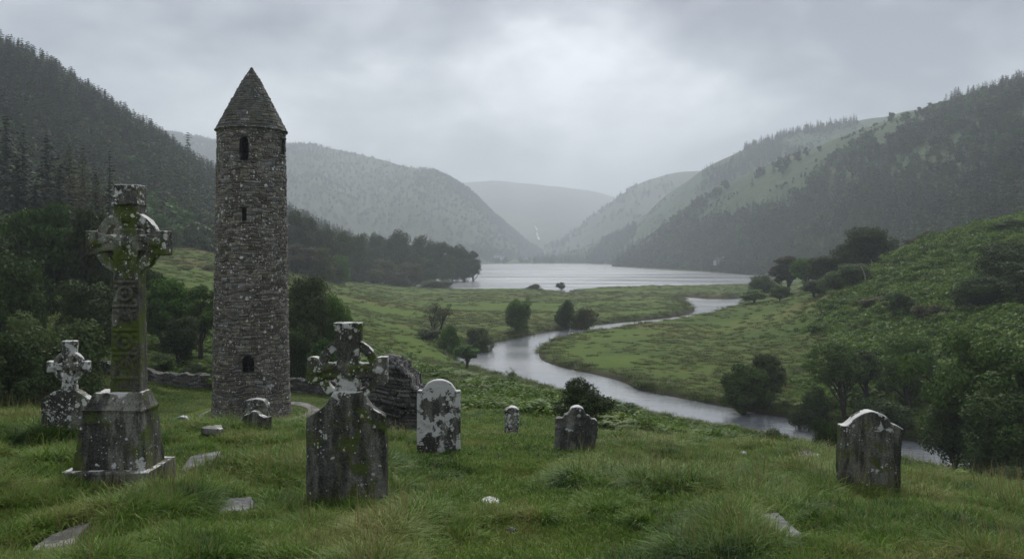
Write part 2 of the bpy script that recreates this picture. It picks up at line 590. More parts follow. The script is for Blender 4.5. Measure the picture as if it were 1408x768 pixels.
for a in ((345, 40, -7.95), (260, 42, -7.85), (440, 42, -8.0), (345, 47, -7.8), (400, 36, -7.9), (300, 36, -7.8), (225, 44, -7.7), (100, 45, -6.6), (0, 50, -6.0), (-200, 50, -4),
          (150, 80, -4.5), (0, 100, 0), (0, 160, 5), (-300, 150, 14), (300, 90, -6.8), (420, 70, -8.6), (420, 120, -7.4),
          (900, 66, -13.4), (1000, 62, -13.4), (1100, 57, -13.4), (1240, 52, -13.3), (1400, 48, -13.2), (640, 97, -13.2), (740, 78, -13.0),
          (850, 100, -13.3), (960, 110, -13.0), (800, 120, -13.4), (900, 150, -13.2), (1408, 60, -11.8), (1300, 66, -12.6), (1600, 50, -11), (1150, 68, -13.0),
          (1300, 200, -4), (1100, 250, -11.5), (1408, 250, 0), (1600, 250, 4), (1100, 350, -12.5)):
    cz(*a)
for a in ((-8, 150, -13), (0, 200, -13.2), (-30, 220, -13), (20, 260, -13.3), (-40, 300, -13.2), (60, 300, -13.3), (30, 340, -13.4), (100, 420, -13.3), (0, 400, -13.5),
          (-100, 420, -11.5), (-220, 500, -6), (300, 500, -10), (0, 1250, -12.5), (-400, 1300, -6), (500, 1300, -8), (0, 1700, -8), (0, 2600, 0), (-1500, 2500, 0),
          (1800, 2500, 0), (0, 6000, 10), (-4000, 5500, 10), (4000, 5500, 10), (-600, 700, 10), (700, 700, 0), (-900, 1300, 10)):
    CP.append(a)
CP = np.array(CP)


def tcoord(x, y):
    w = y + OFFY
    return np.stack([x / w * 1.6, np.log(w)], -1)


def tps_k(r2):
    return np.where(r2 > 1e-12, 0.5 * r2 * np.log(np.maximum(r2, 1e-12)), 0)


_P = tcoord(CP[:, 0], CP[:, 1])
_m = CP[:, 2] / (CP[:, 1] + OFFY)
_n = len(CP)
_K = tps_k(((_P[:, None] - _P[None]) ** 2).sum(-1)) + np.eye(_n) * 0.002
_A = np.zeros((_n + 3, _n + 3))
_A[:_n, :_n] = _K
_A[:_n, _n] = 1
_A[:_n, _n + 1:] = _P
_A[_n:, :_n] = _A[:_n, _n:].T
_W = np.linalg.solve(_A, np.concatenate([_m, np.zeros(3)]))


def base_z(x, y):
    x = np.asarray(x, float).ravel(); y = np.asarray(y, float).ravel()
    out = np.empty_like(x)
    for i in range(0, len(x), 40000):
        q = tcoord(x[i:i + 40000], np.maximum(y[i:i + 40000], -11))
        k = tps_k(((q[:, None] - _P[None]) ** 2).sum(-1))
        out[i:i + 40000] = (k @ _W[:_n] + _W[_n] + q @ _W[_n + 1:]) * (y[i:i + 40000] + OFFY)
    return out


def catmull(P, k=6, closed=True):
    P = np.asarray(P, float)
    n = len(P)
    o = []
    rng_i = range(n) if closed else range(n - 1)
    for i in rng_i:
        if closed:
            p0, p1, p2, p3 = P[(i - 1) % n], P[i], P[(i + 1) % n], P[(i + 2) % n]
        else:
            p0, p1, p2, p3 = P[max(i - 1, 0)], P[i], P[i + 1], P[min(i + 2, n - 1)]
        for j in range(k):
            t = j / k
            o.append(0.5 * ((2 * p1) + (-p0 + p2) * t + (2 * p0 - 5 * p1 + 4 * p2 - p3) * t * t + (-p0 + 3 * p1 - 3 * p2 + p3) * t ** 3))
    if not closed:
        o.append(P[-1])
    return np.array(o)


def wpt(px, py):
    d = -WZ * F / (py - HY)
    return ((px - CX) / F * d, d)


RIVER = [wpt(*p) for p in (
    (1040, 409), (1010, 411), (975, 411), (945, 411.5), (925, 413), (945, 419), (955, 427), (938, 434), (900, 439), (860, 443), (800, 449), (740, 459), (690, 469), (645, 479), (618, 489), (612, 497),
    (640, 507), (690, 519), (740, 534), (800, 553), (860, 562), (920, 577), (1000, 595), (1060, 607), (1110, 618), (1150, 629), (1240, 646), (1320, 660), (1420, 676), (1620, 700),
    (1620, 652), (1420, 638), (1330, 622), (1240, 604), (1160, 589), (1110, 578), (1060, 571), (1000, 560), (940, 548), (880, 536), (850, 523), (800, 511), (765, 503), (742, 492), (744, 478),
    (772, 466), (812, 457), (880, 449), (940, 443), (990, 437.5), (1016, 430), (1018, 421), (1050, 415))]
LAKE = [wpt(*p) for p in (
    (572, 395), (585, 388), (620, 380), (650, 375), (664, 371), (660, 366), (670, 363.2), (750, 362.4), (838, 362.8), (842, 366), (900, 370), (960, 373.5), (1032, 378), (1060, 383), (1040, 391), (1000, 393.5), (960, 394), (880, 395),
    (830, 396), (800, 398), (770, 401), (740, 399), (700, 398), (640, 398.5), (600, 397.5))]
RIVER = catmull(RIVER, 5)
LAKE = catmull(LAKE, 4)
CHAN = catmull([wpt(*p) for p in ((768, 401), (790, 404), (850, 406.5), (910, 408.5), (960, 411.5), (960, 409.8), (910, 407), (850, 405), (800, 402.5), (780, 400))], 4)


def poly_sd(x, y, P):
    """signed distance to a closed polygon, negative inside"""
    d = np.full(len(x), 1e9)
    inside = np.zeros(len(x), bool)
    Q = np.roll(P, -1, 0)
    for (ax, ay), (bx, by) in zip(P, Q):
        ex, ey = bx - ax, by - ay
        t = np.clip(((x - ax) * ex + (y - ay) * ey) / max(ex * ex + ey * ey, 1e-9), 0, 1)
        d = np.minimum(d, (x - ax - t * ex) ** 2 + (y - ay - t * ey) ** 2)
        c = ((ay > y) != (by > y)) & (x < (bx - ax) * (y - ay) / (by - ay + 1e-12) + ax)
        inside ^= c
    d = np.sqrt(d)
    return np.where(inside, -d, d)


def water_sd(x, y):
    o = np.full(len(x), 1e3)
    m = (y > 30) & (y < 1600) & (np.abs(x) < 500)
    if m.any():
        xx, yy = x[m], y[m]
        s = np.full(len(xx), 1e3)
        near = yy < 330
        if near.any():
            s[near] = poly_sd(xx[near], yy[near], RIVER)
        far = yy > 220
        if far.any():
            s[far] = np.minimum(s[far], poly_sd(xx[far], yy[far], LAKE))
            s[far] = np.minimum(s[far], poly_sd(xx[far], yy[far], CHAN))
        o[m] = s
    return o


TOWER = np.array(pix(346, 568, 40.0)[:2])


def ground_z(x, y, want_sd=False):
    x = np.asarray(x, float).ravel(); y = np.asarray(y, float).ravel()
    z = base_z(x, y)
    w = y + OFFY
    near = sstep(90, 12, y)
    lawn = sstep(8.5, 5.0, np.hypot(x - TOWER[0] - 0.5, (y - TOWER[1]) * 0.8))
    lawn = np.maximum(lawn, 0)
    z = z + near * (1 - lawn) * (0.14 * fbm(x * 0.35, y * 0.35, oc=2, seed=3) + 0.13 * fbm(x * 1.1, y * 1.1, oc=3, seed=5))
    mid = sstep(60, 120, y)
    z = z + mid * (0.0016 * w * fbm(x / (0.2 * w), y / (0.2 * w), oc=2, seed=9))
    flat = -7.93
    z = z * (1 - lawn) + flat * lawn
    hill = sstep(0.22, 0.42, x / w) * sstep(70, 100, y) * sstep(260, 160, y)
    z = z + hill * 1.0 * fbm(x * 0.09, y * 0.09, oc=2, seed=21)
    sd = water_sd(x, y)
    z = np.maximum(z, np.where(y > 45, WZ + 0.6 + 0.25 * fbm(x * .2, y * .2, oc=2, seed=4), -1e9))
    bw = 0.6 + 0.010 * np.maximum(y - 40, 0)
    t = sstep(0, 1, np.clip(sd / bw, 0, 1))
    bank = WZ + 0.02 + (z - WZ) * t
    under = WZ - 0.05 - 0.9 * np.clip(-sd / 2.5, 0, 1)
    z = np.where(sd <= 0, under, np.where(sd < bw, bank, z))
    return (z, sd) if want_sd else z


def gz(x, y):
    return float(ground_z([x], [y])[0])


def at(px, d):
    x = (px - CX) / F * d
    return (x, d, gz(x, d))


def hit(px, py, d0=4.0, d1=600.0):
    """where the ray through a photo pixel meets the ground"""
    d = np.geomspace(d0, d1, 1500)
    x = (px - CX) / F * d
    z = (HY - py) / F * d
    g_ = ground_z(x, d)
    k = np.argmax(g_ > z)
    return (float(x[k]), float(d[k]), float(g_[k]))


nr, nc = 760, 600
Ymin, Ymax = -9.0, 5600.0
yr = np.exp(np.linspace(math.log(Ymin + OFFY), math.log(Ymax + OFFY), nr)) - OFFY
sx = np.linspace(-1.32, 1.32, nc)
YY, SX = np.meshgrid(yr, sx, indexing='ij')
XX = SX * (YY + OFFY)
xf, yf = XX.ravel(), YY.ravel()
zf, sdf = ground_z(xf, yf, True)
me = raw_mesh('ground', np.stack([xf, yf, zf], -1), grid_faces(nr, nc)[:, ::-1], True)
zone = np.zeros((len(xf), 3))
pxx = CX + F * xf / np.maximum(yf, 1)
patch = fbm(xf * 0.022, yf * 0.05, oc=3, seed=101)
lime = fbm(xf * 0.025 + 9, yf * 0.06, oc=3, seed=103)
zone[:, 0] = sstep(0.02, 0.16, patch) * np.clip(sstep(90, 130, yf) * sstep(420, 300, yf), 0, 1) * 0.9
zone[:, 1] = sstep(9.5, 6.5, np.hypot(xf - TOWER[0] - 0.5, (yf - TOWER[1]) * 0.8))
zone[:, 1] = np.maximum(zone[:, 1], 0.45 * sstep(0.04, 0.3, lime) * sstep(30, 60, yf) * sstep(420, 300, yf))
zone[:, 2] = sstep(1.0, 0.1, sdf / (0.9 + 0.012 * np.maximum(yf - 40, 0))) * 0.9
vcolor(me, zone, 'zone')
ground = tag(obj('ground', me, M['ground']), kind='structure')

# water: one level sheet, the ground rises through it everywhere but in the river and the lake
wx = np.linspace(-420, 420, 60)
wy = np.linspace(36, 1400, 100)
WX, WY = np.meshgrid(wx, wy, indexing='ij')
me = raw_mesh('water', np.stack([WX.ravel(), WY.ravel(), np.full(WX.size, WZ)], -1), grid_faces(60, 100), True)
tag(obj('water', me, M['water']), kind='structure')

# haze in the valley
HZ = (-4300.0, 4300.0, -30.0, 5750.0, -17.0, 560.0)
x0, x1, y0, y1, z0, z1 = HZ
V = [(x0, y0, z0), (x1, y0, z0), (x1, y1, z0), (x0, y1, z0), (x0, y0, z1), (x1, y0, z1), (x1, y1, z1), (x0, y1, z1)]
me = raw_mesh('haze', V, [(3, 2, 1, 0), (4, 5, 6, 7), (0, 1, 5, 4), (1, 2, 6, 5), (2, 3, 7, 6), (3, 0, 4, 7)])
hm = bpy.data.materials.new('haze')
hm.use_nodes = True
for n in list(hm.node_tree.nodes):
    hm.node_tree.nodes.remove(n)
ho = hm.node_tree.nodes.new('ShaderNodeOutputMaterial')
pv = hm.node_tree.nodes.new('ShaderNodeVolumePrincipled')
pv.inputs['Color'].default_value = (0.88, 0.94, 1.0, 1)
pv.inputs['Density'].default_value = 0.00042
pv.inputs['Anisotropy'].default_value = 0.0
hm.node_tree.links.new(pv.outputs[0], ho.inputs['Volume'])
tag(obj('haze', me, hm), kind='stuff')


# ------------------------------------------------------------------ hills: slopes lofted from a foot line to a ridge line, then down the far side
class Hill:
    def __init__(s, name, pairs, mat, nu=160, nv=60, rough=0.10, shape=1.0, seed=1, back=0.9, dz=0.0):
        P = np.array([(*pix(a, b, c), (e - CX) / F * f, f, 0.0) for a, b, c, e, f in pairs])
        P[:, 5] = base_z(P[:, 3], P[:, 4]) - 2.0
        Q = catmull(P, max(2, nu // (len(pairs) - 1)), closed=False)
        s.nu = len(Q)
        s.t = np.concatenate([np.linspace(0, 1, nv), 1 + np.linspace(0, 1, 14)[1:] * back])
        T = s.t[None, :]
        r, f = Q[:, None, :3], Q[:, None, 3:]
        xy = f[..., :2] + (r[..., :2] - f[..., :2]) * T[..., None]
        tt = np.clip(T, 0, 1)
        gl = (1 - shape) * tt + shape * (0.55 * tt + 0.45 * tt * tt * (3 - 2 * tt))
        top = np.where(T > 1, 1 - ((T - 1) / back) ** 1.6, 1)
        dzr = r[..., 2] - f[..., 2]
        z = f[..., 2] + dzr * np.where(T <= 1, gl, 1.0)
        z = np.where(T > 1, f[..., 2] - 5 + (r[..., 2] - f[..., 2] + 5) * top, z)
        H = np.abs(dzr) + 5
        L = H * 0.9
        x, y = xy[..., 0], xy[..., 1]
        amp = np.where(T <= 1, np.sin(np.pi * np.clip(T, 0, 1)) ** 0.8, np.clip((T - 1) * 3, 0, 1)) * rough
        u = np.cumsum(np.concatenate([[0], np.hypot(*np.diff(Q[:, :2], axis=0).T)]))[:, None] + 0 * T
        Hm = float(np.median(H))
        gul = fbm(u / (0.45 * Hm), T * 1.3 + 0 * u, oc=4, seed=seed)
        z = z + amp * H * (0.7 * gul + 0.5 * fbm(x / (0.8 * Hm), y / (0.8 * Hm), oc=4, seed=seed + 5))
        z = z + 0.012 * H * fbm(x / (0.15 * Hm), y / (0.15 * Hm), oc=3, seed=seed + 9) * np.clip(T * 8, 0, 1)
        s.G = np.stack([x, y, z], -1)
        s.nt = len(s.t)
        me = raw_mesh(name, s.G.reshape(-1, 3), grid_faces(s.nu, s.nt), True)
        s.o = tag(obj(name, me, mat), kind='structure')
        s.nv = nv

    def sample(s, u, t):
        """u in 0..1 along, t in 0..1 from foot to ridge -> world points"""
        a = np.clip(u, 0, 0.9999) * (s.nu - 1)
        b = np.clip(t, 0, 1.0) * (s.nv - 1)
        i, j = a.astype(int), np.minimum(b.astype(int), s.nt - 2)
        fa, fb = (a - i)[:, None], (b - j)[:, None]
        G = s.G
        return (G[i, j] * (1 - fa) + G[i + 1, j] * fa) * (1 - fb) + (G[i, j + 1] * (1 - fa) + G[i + 1, j + 1] * fa) * fb

    def cloud(s, n, rg, t0=0.0, t1=1.0):
        """n points spread evenly by area over the face"""
        u, t = rg.random(n * 4), t0 + (t1 - t0) * rg.random(n * 4)
        e = 0.004
        p = s.sample(u, t)
        a = s.sample(np.minimum(u + e, 1), t) - s.sample(np.maximum(u - e, 0), t)
        b = s.sample(u, np.minimum(t + e, 1)) - s.sample(u, np.maximum(t - e, 0))
        ar = np.linalg.norm(np.cross(a, b), axis=1)
        k = rg.random(n * 4) < ar / np.quantile(ar, 0.97)
        idx = np.nonzero(k)[0][:n]
        return p[idx], u[idx], t[idx]


def proj(p):
    return CX + F * p[:, 0] / p[:, 1], HY - F * p[:, 2] / p[:, 1]


hillC = Hill('hill', [(-300, 225, 4600, -300, 2600), (60, 175, 4700, 60, 2600), (250, 190, 4700, 250, 2600), (330, 205, 4600, 330, 2600), (450, 228, 4500, 450, 2500), (600, 250, 4500, 600, 2400), (680, 249.5, 4500, 680, 2300),
                      (760, 256, 4500, 740, 1900), (820, 264, 4500, 800, 2300), (870, 276, 4500, 870, 2500), (1000, 290, 4500, 1000, 2600), (1400, 260, 4600, 1400, 2700)],
             M['hill_moor'], 200, 60, 0.10, 1.0, 41)
hillB = Hill('hill', [(120, 170, 2300, 100, 1000), (250, 186, 2300, 200, 1050), (330, 196, 2250, 300, 1100), (395, 199, 2200, 380, 1150), (450, 204, 2200, 450, 1200), (510, 216, 2200, 520, 1230), (560, 229, 2150, 570, 1260), (605, 240, 2150, 610, 1280),
                      (645, 262, 2150, 645, 1300), (675, 290, 2150, 680, 1350), (705, 315, 2150, 700, 1500), (735, 338, 2100, 720, 1700), (770, 357, 2000, 745, 1800)],
             M['hill_far'], 200, 70, 0.20, 1.0, 51)
hillD3 = Hill('hill', [(700, 362, 2300, 690, 1750), (760, 335, 2350, 740, 1700), (800, 310, 2400, 780, 1650), (828, 288, 2400, 810, 1600), (850, 271, 2400, 830, 1550), (880, 252, 2400, 860, 1550), (915, 241, 2400, 900, 1550), (945, 236, 2400, 940, 1550), (1000, 235, 2400, 1000, 1550), (1200, 230, 2500, 1200, 1600)],
              M['hill_far'], 160, 60, 0.16, 1.0, 61)
hillD2 = Hill('hill', [(735, 362, 1450, 735, 1330), (770, 349, 1480, 765, 1290), (810, 338, 1500, 800, 1250), (850, 322, 1500, 832, 1180), (885, 298, 1500, 850, 1120), (912, 272, 1480, 880, 1080), (940, 252, 1450, 910, 1050), (975, 228, 1420, 950, 1000), (1016, 210, 1400, 1000, 950),
                      (1080, 186, 1380, 1080, 900), (1150, 170, 1350, 1150, 850), (1190, 165, 1330, 1200, 850), (1255, 153, 1300, 1280, 850), (1400, 130, 1250, 1420, 850), (1700, 100, 1200, 1700, 800)],
              M['hill_open'], 200, 70, 0.10, 1.0, 71)
hillD1 = Hill('hill', [(2000, -100, 430, 1900, 100), (1750, -10, 470, 1700, 140), (1550, 60, 520, 1550, 175), (1408, 122, 590, 1408, 235), (1306, 146, 660, 1260, 300), (1250, 156, 720, 1160, 390), (1185, 178, 780, 1080, 490), (1120, 203, 830, 1020, 570), (1050, 228, 890, 960, 680),
                      (985, 262, 960, 910, 780), (920, 306, 1040, 868, 890), (860, 350, 1080, 842, 940)],
              M['hill_open'], 240, 80, 0.09, 1.0, 81)
hillA = Hill('hill', [(-600, -100, 250, -500, 90), (-250, 10, 290, -250, 115), (-60, 62, 330, -80, 130), (30, 92, 350, 20, 150), (90, 128, 370, 100, 170), (150, 165, 390, 180, 185), (210, 200, 410, 250, 200), (260, 236, 430, 310, 215), (310, 262, 450, 360, 235), (360, 288, 470, 410, 255), (410, 312, 490, 450, 290), (460, 334, 510, 490, 340), (510, 352, 530, 520, 400), (545, 366, 545, 540, 450)],
             M['hill_wood'], 240, 80, 0.07, 1.0, 91)


# ------------------------------------------------------------------ plants: prototypes
def tubes(segs, n=6):
    """segs: list of (p0, p1, r0, r1)"""
    Vs, Fs, k = [], [], 0
    for p0, p1, r0, r1 in segs:
        p0, p1 = np.array(p0, float), np.array(p1, float)
        d = p1 - p0
        L = np.linalg.norm(d)
        if L < 1e-6:
            continue
        d /= L
        a = np.cross(d, (0, 0, 1) if abs(d[2]) < 0.9 else (1, 0, 0))
        a /= np.linalg.norm(a)
        b = np.cross(d, a)
        an = np.arange(n) * 2 * np.pi / n
        ring = np.cos(an)[:, None] * a + np.sin(an)[:, None] * b
        Vs += [p0 + ring * r0, p1 + ring * r1]
        i = np.arange(n)
        j = (i + 1) % n
        Fs.append(np.stack([k + i, k + j, k + n + j, k + n + i], -1))
        k += 2 * n
    return np.concatenate(Vs), np.concatenate(Fs)


def limb(p0, p1, r0, r1, rg, bend=0.15, k=4):
    p0, p1 = np.array(p0, float), np.array(p1, float)
    L = np.linalg.norm(p1 - p0)
    mid = rg.normal(0, bend * L, 3)
    mid[2] = abs(mid[2]) * 0.6
    pts = [p0 + (p1 - p0) * t + mid * math.sin(math.pi * t) for t in np.linspace(0, 1, k + 1)]
    rr = np.linspace(r0, r1, k + 1)
    return [(pts[i], pts[i + 1], rr[i], rr[i + 1]) for i in range(k)], pts


def quads(c, u, v):
    """leaf shaped quads with centre c, half axes u (long) and v"""
    V = np.stack([c - u, c + v * 0.9 - u * 0.1, c + u, c - v * 0.9 - u * 0.1], 1).reshape(-1, 3)
    Fs = np.arange(len(V)).reshape(-1, 4)
    return V, Fs


def rand_dir(n, rg):
    d = rg.normal(0, 1, (n, 3))
    return d / np.linalg.norm(d, axis=1)[:, None]


def leaf_cloud(cent, rad, cnt, size, rg, droop=0.0, flat=0.75, hollow=0.55):
    C, U, W = [], [], []
    for c, r, k in zip(cent, rad, cnt):
        d = rand_dir(k, rg)
        rr = (hollow + (1.12 - hollow) * rg.random(k) ** 0.7)
        wob = 1 + 0.35 * vnoise(d[:, 0] * 2.2 + c[0] * 3, d[:, 1] * 2.2 + c[1] * 3, d[:, 2] * 2.2 + c[2])
        p = c + d * (r * rr * wob)[:, None] * np.array([1, 1, flat])
        nrm = d * 0.8 + rand_dir(k, rg) * 0.8 + np.array([0, 0, 0.35])
        nrm /= np.linalg.norm(nrm, axis=1)[:, None]
        t = np.cross(nrm, rand_dir(k, rg))
        t /= np.linalg.norm(t, axis=1)[:, None] + 1e-9
        t[:, 2] -= droop
        t /= np.linalg.norm(t, axis=1)[:, None] + 1e-9
        b = np.cross(nrm, t)
        s = size * (0.6 + 0.8 * rg.random(k))
        C.append(p); U.append(t * s[:, None]); W.append(b * s[:, None] * 0.6)
    return quads(np.concatenate(C), np.concatenate(U), np.concatenate(W))


def broadleaf(name, seed, h=10.0, w=8.0, z0=0.22, nl=46, leaf=0.17, per=300, stems=1, droop=0.0, lob=(0.13, 0.26), sparse=1.0, limbs=14, flat=0.78, top=1.0):
    """a tapered trunk with limbs to leafy lobes; real size h tall and w wide"""
    rg = np.random.default_rng(seed)
    zc, rz = h * (z0 + 1) / 2, h * (1 - z0) / 2
    cent, rad = [], []
    tries = 0
    while len(cent) < nl and tries < 5000:
        tries += 1
        d = rand_dir(1, rg)[0]
        k = rg.random() ** 0.42 * (1.18 if rg.random() < 0.2 else 1.0)
        p = d * k * np.array([w / 2, w / 2, rz]) * 0.86
        taper = 1 - 0.35 * top * max(p[2] / rz, 0)
        p[0] *= taper; p[1] *= taper
        wob = 1 + 0.42 * float(vnoise(np.array([d[0] * 1.5 + seed]), np.array([d[1] * 1.5]), np.array([d[2] * 1.5]))[0])
        p *= wob
        r = w * rg.uniform(*lob) * (0.66 + 0.4 * max(1 - k, 0))
        cent.append(p + (0, 0, zc)); rad.append(r)
    cent, rad = np.array(cent), np.array(rad)
    cnt = np.maximum(12, (per * sparse * (rad / rad.mean()) ** 2)).astype(int)
    V, Fs = leaf_cloud(cent, rad, cnt, leaf, rg, droop, flat)
    # scale so that the stated height is met
    zt = np.quantile(V[:, 2], 0.999)
    crown = raw_mesh(name + '_crown', V, Fs)
    segs = []
    for q in range(stems):
        off = rg.normal(0, 0.05 * w * (stems > 1), 2)
        lean = rg.normal(0, 0.06 * h * (1 if stems == 1 else 2.2), 2)
        topp = (off[0] + lean[0], off[1] + lean[1], h * 0.72)
        r0 = 0.028 * h / stems ** 0.6
        sg, pts = limb((off[0], off[1], -0.4), topp, r0 * 1.25, r0 * 0.35, rg, 0.04, 7)
        segs += sg
        order = rg.permutation(len(cent))[:max(3, limbs // stems)]
        for i in order:
            f = np.clip((cent[i][2] / h - 0.12) * rg.uniform(0.6, 0.95), 0.16, 0.95)
            a = f * 7
            ii = min(int(a), 6)
            base = pts[ii] + (pts[ii + 1] - pts[ii]) * (a - ii)
            rb = r0 * (0.62 - 0.42 * f)
            sg, ps = limb(base, cent[i], rb, rb * 0.22, rg, 0.12, 4)
            segs += sg
            for _ in range(2):
                j = rg.integers(1, 4)
                e2 = ps[j] + rand_dir(1, rg)[0] * rad[i] * 1.2
                segs += limb(ps[j], e2, rb * 0.4, rb * 0.1, rg, 0.1, 2)[0]
    TV, TF = tubes(segs)
    trunk = raw_mesh(name + '_trunk', TV, TF, True)
    return dict(trunk=trunk, crown=crown, h=float(zt), w=w)


def conifer(name, seed, h=14.0, w=5.0, levels=34, arms=7, spr=10, z0=0.08, droop=0.35, ragged=0.3, size=0.30, shape=0.85):
    rg = np.random.default_rng(seed)
    C, U, W = [], [], []
    segs, pts = limb((0, 0, -0.4), (0, 0, h * 0.97), 0.015 * h, 0.008, rg, 0.004, 8)
    for i in range(levels):
        f = i / (levels - 1)
        z = h * (z0 + (0.985 - z0) * f)
        Lm = w / 2 * (1 - f) ** shape * (0.8 + 0.35 * math.sin(i * 2.1 + seed)) + 0.08
        n = max(3, int(arms * (1 - 0.45 * f)))
        for a in np.arange(n) * 2 * np.pi / n + rg.uniform(0, 6.28):
            a += rg.normal(0, 0.2)
            L = Lm * (1 + rg.normal(0, ragged)) if Lm > 0.2 else Lm
            L = max(L, 0.08)
            if rg.random() < 0.06 and f > 0.05:
                continue
            d = np.array([math.cos(a), math.sin(a), 0])
            up = rg.uniform(-0.1, 0.22) + 0.4 * f
            m = max(3, int(spr * (L / (w / 2)) + 2))
            if L > w * 0.28:
                segs.append((np.array([0, 0, z]), np.array([0, 0, z]) + d * L * 0.7 + np.array([0, 0, L * (0.7 * up - 0.35 * droop)]), 0.03, 0.008))
            for t in (np.arange(m) + rg.random(m)) / m:
                p = np.array([0, 0, z]) + d * L * t + np.array([0, 0, L * (up * t - droop * t * t)])
                p += rg.normal(0, 0.05 * L + 0.02, 3)
                s = size * (0.7 + 0.6 * rg.random()) * (1.0 - 0.35 * t) * (0.55 + 0.45 * (1 - f))
                side = np.array([-d[1], d[0], 0])
                k = rg.choice([-1, 1])
                u = (d * 0.75 + side * k * rg.uniform(0.2, 1.0) + np.array([0, 0, -0.45 * rg.random()]))
                u /= np.linalg.norm(u)
                v = np.cross(u, rand_dir(1, rg)[0] * 0.7 + np.array([0, 0, 1]))
                v /= np.linalg.norm(v) + 1e-9
                C.append(p); U.append(u * s); W.append(v * s * 0.42)
    V, Fs = quads(np.array(C), np.array(U), np.array(W))
    crown = raw_mesh(name + '_crown', V, Fs)
    TV, TF = tubes(segs, 5)
    trunk = raw_mesh(name + '_trunk', TV, TF, True)
    return dict(trunk=trunk, crown=crown, h=h, w=w)


def one_mesh(p, name):
    """trunk and crown in one mesh, for trees too far away to show parts"""
    me_t, me_c = p['trunk'], p['crown']

    def arr(m):
        v = np.empty(len(m.vertices) * 3, np.float32); m.vertices.foreach_get('co', v)
        f = np.empty(len(m.polygons) * 4, np.int32); m.polygons.foreach_get('vertices', f)
        return v.reshape(-1, 3), f.reshape(-1, 4)
    a, fa = arr(me_t)
    b, fb = arr(me_c)
    m = raw_mesh(name, np.concatenate([a, b]), np.concatenate([fa, fb + len(a)]))
    m.materials.append(M['bark']); m.materials.append(M['leaf_mid'])
    m.polygons.foreach_set('material_index', np.concatenate([np.zeros(len(fa), np.int32), np.ones(len(fb), np.int32)]))
    return m


PR = {
    'oak': [broadleaf('oak', 11, 10, 9.5, 0.16, 60, 0.17, 330), broadleaf('oak', 12, 10, 8.5, 0.18, 52, 0.17, 340), broadleaf('oak', 13, 10, 10.5, 0.14, 66, 0.17, 300)],
    'ash': [broadleaf('ash', 21, 11, 6.5, 0.2, 50, 0.16, 260, lob=(0.12, 0.24)), broadleaf('ash', 22, 11, 7, 0.24, 46, 0.16, 230, lob=(0.11, 0.22), sparse=0.8)],
    'willow': [broadleaf('willow', 31, 9, 8, 0.08, 64, 0.2, 300, droop=0.9, lob=(0.10, 0.2), stems=2), broadleaf('willow', 32, 9, 7.5, 0.06, 60, 0.2, 300, droop=0.7, lob=(0.10, 0.2), stems=2)],
    'shrub': [broadleaf('shrub', 41, 2.6, 3.4, 0.0, 40, 0.062, 330, stems=4, limbs=16, lob=(0.12, 0.24)), broadleaf('shrub', 42, 2.6, 3.6, 0.0, 46, 0.062, 320, stems=4, limbs=16, lob=(0.1, 0.22)), broadleaf('shrub', 43, 2.6, 2.8, 0.02, 40, 0.06, 300, stems=3, limbs=16, lob=(0.12, 0.26))],
    'bare': [broadleaf('bare', 51, 7, 5.5, 0.12, 44, 0.10, 50, stems=4, limbs=44, lob=(0.08, 0.16))],
    'open': [broadleaf('open', 61, 8, 7.5, 0.3, 46, 0.15, 170, stems=2, limbs=26, lob=(0.10, 0.19)), broadleaf('open', 62, 8, 8.5, 0.26, 58, 0.15, 190, stems=1, limbs=34, lob=(0.09, 0.18), top=0.5)],
    'spruce': [conifer('spruce', 71, 14, 5.6, 38, 9, 15, 0.05, 0.35, 0.3, 0.42), conifer('spruce', 72, 14, 6.2, 36, 9, 16, 0.06, 0.45, 0.35, 0.44), conifer('spruce', 73, 14, 5.0, 40, 9, 14, 0.05, 0.3, 0.28, 0.42)],
    'pine': [conifer('pine', 74, 14, 7.4, 34, 9, 20, 0.10, 0.2, 0.45, 0.50, 0.6), conifer('pine', 75, 14, 8.0, 32, 10, 20, 0.12, 0.25, 0.5, 0.50, 0.5)],
}
FAR_C = [conifer('far_conifer', 81 + i, 12, w, 16, 7, 4, 0.03, 0.3, 0.25, 1.0, 0.62) for i, w in enumerate((5.2, 6.0, 4.8, 6.6))]
FAR_B = [broadleaf('far_broadleaf', 91 + i, 9, w, 0.05, 16, 0.55, 46, lob=(0.16, 0.28), limbs=3) for i, w in enumerate((7, 8, 6.5))]

PARTMAT = {'oak': 'leaf_mid', 'ash': 'leaf_mid', 'willow': 'leaf_mid', 'shrub': 'leaf_mid', 'bare': 'leaf_brown', 'open': 'leaf_mid', 'spruce': 'needle', 'pine': 'needle'}
_mcache = {}


def with_mat(me, mat):
    k = (me.name, mat)
    if k not in _mcache:
        m = me.copy()
        m.materials.clear()
        m.materials.append(M[mat])
        _mcache[k] = m
    return _mcache[k]


def plant(kind, name, x, y, z, h, w, label, cat, mat=None, group=None, var=None, rz=None):
    """a tree or bush with its trunk and crown as parts"""
    pr = PR[kind]
    p = pr[var % len(pr)] if var is not None else random.choice(pr)
    e_ = empty(name, (x, y, z), random.uniform(0, 6.28) if rz is None else rz)
    tag(e_, label, cat, group)
    sc = (w / p['w'], w / p['w'], h / p['h'])
    stem_n = 'trunk' if kind not in ('shrub', 'bare') else 'stem'
    a = obj(stem_n, with_mat(p['trunk'], 'bark'), None, e_)
    b = obj('crown' if stem_n == 'trunk' else 'foliage', with_mat(p['crown'], mat or PARTMAT[kind]), None, e_)
    e_.scale = sc
    return e_


def plant_px(kind, name, px, d, top, wpx, label, cat='tree', mat=None, group=None, var=None, sink=0.0, rz=None):
    x, y, z = at(px, d)
    z -= sink
    h = max((HY - top) / F * d - z, 0.4)
    return plant(kind, name, x, y, z, h, wpx * d / F, label, cat, mat, group, var, rz)


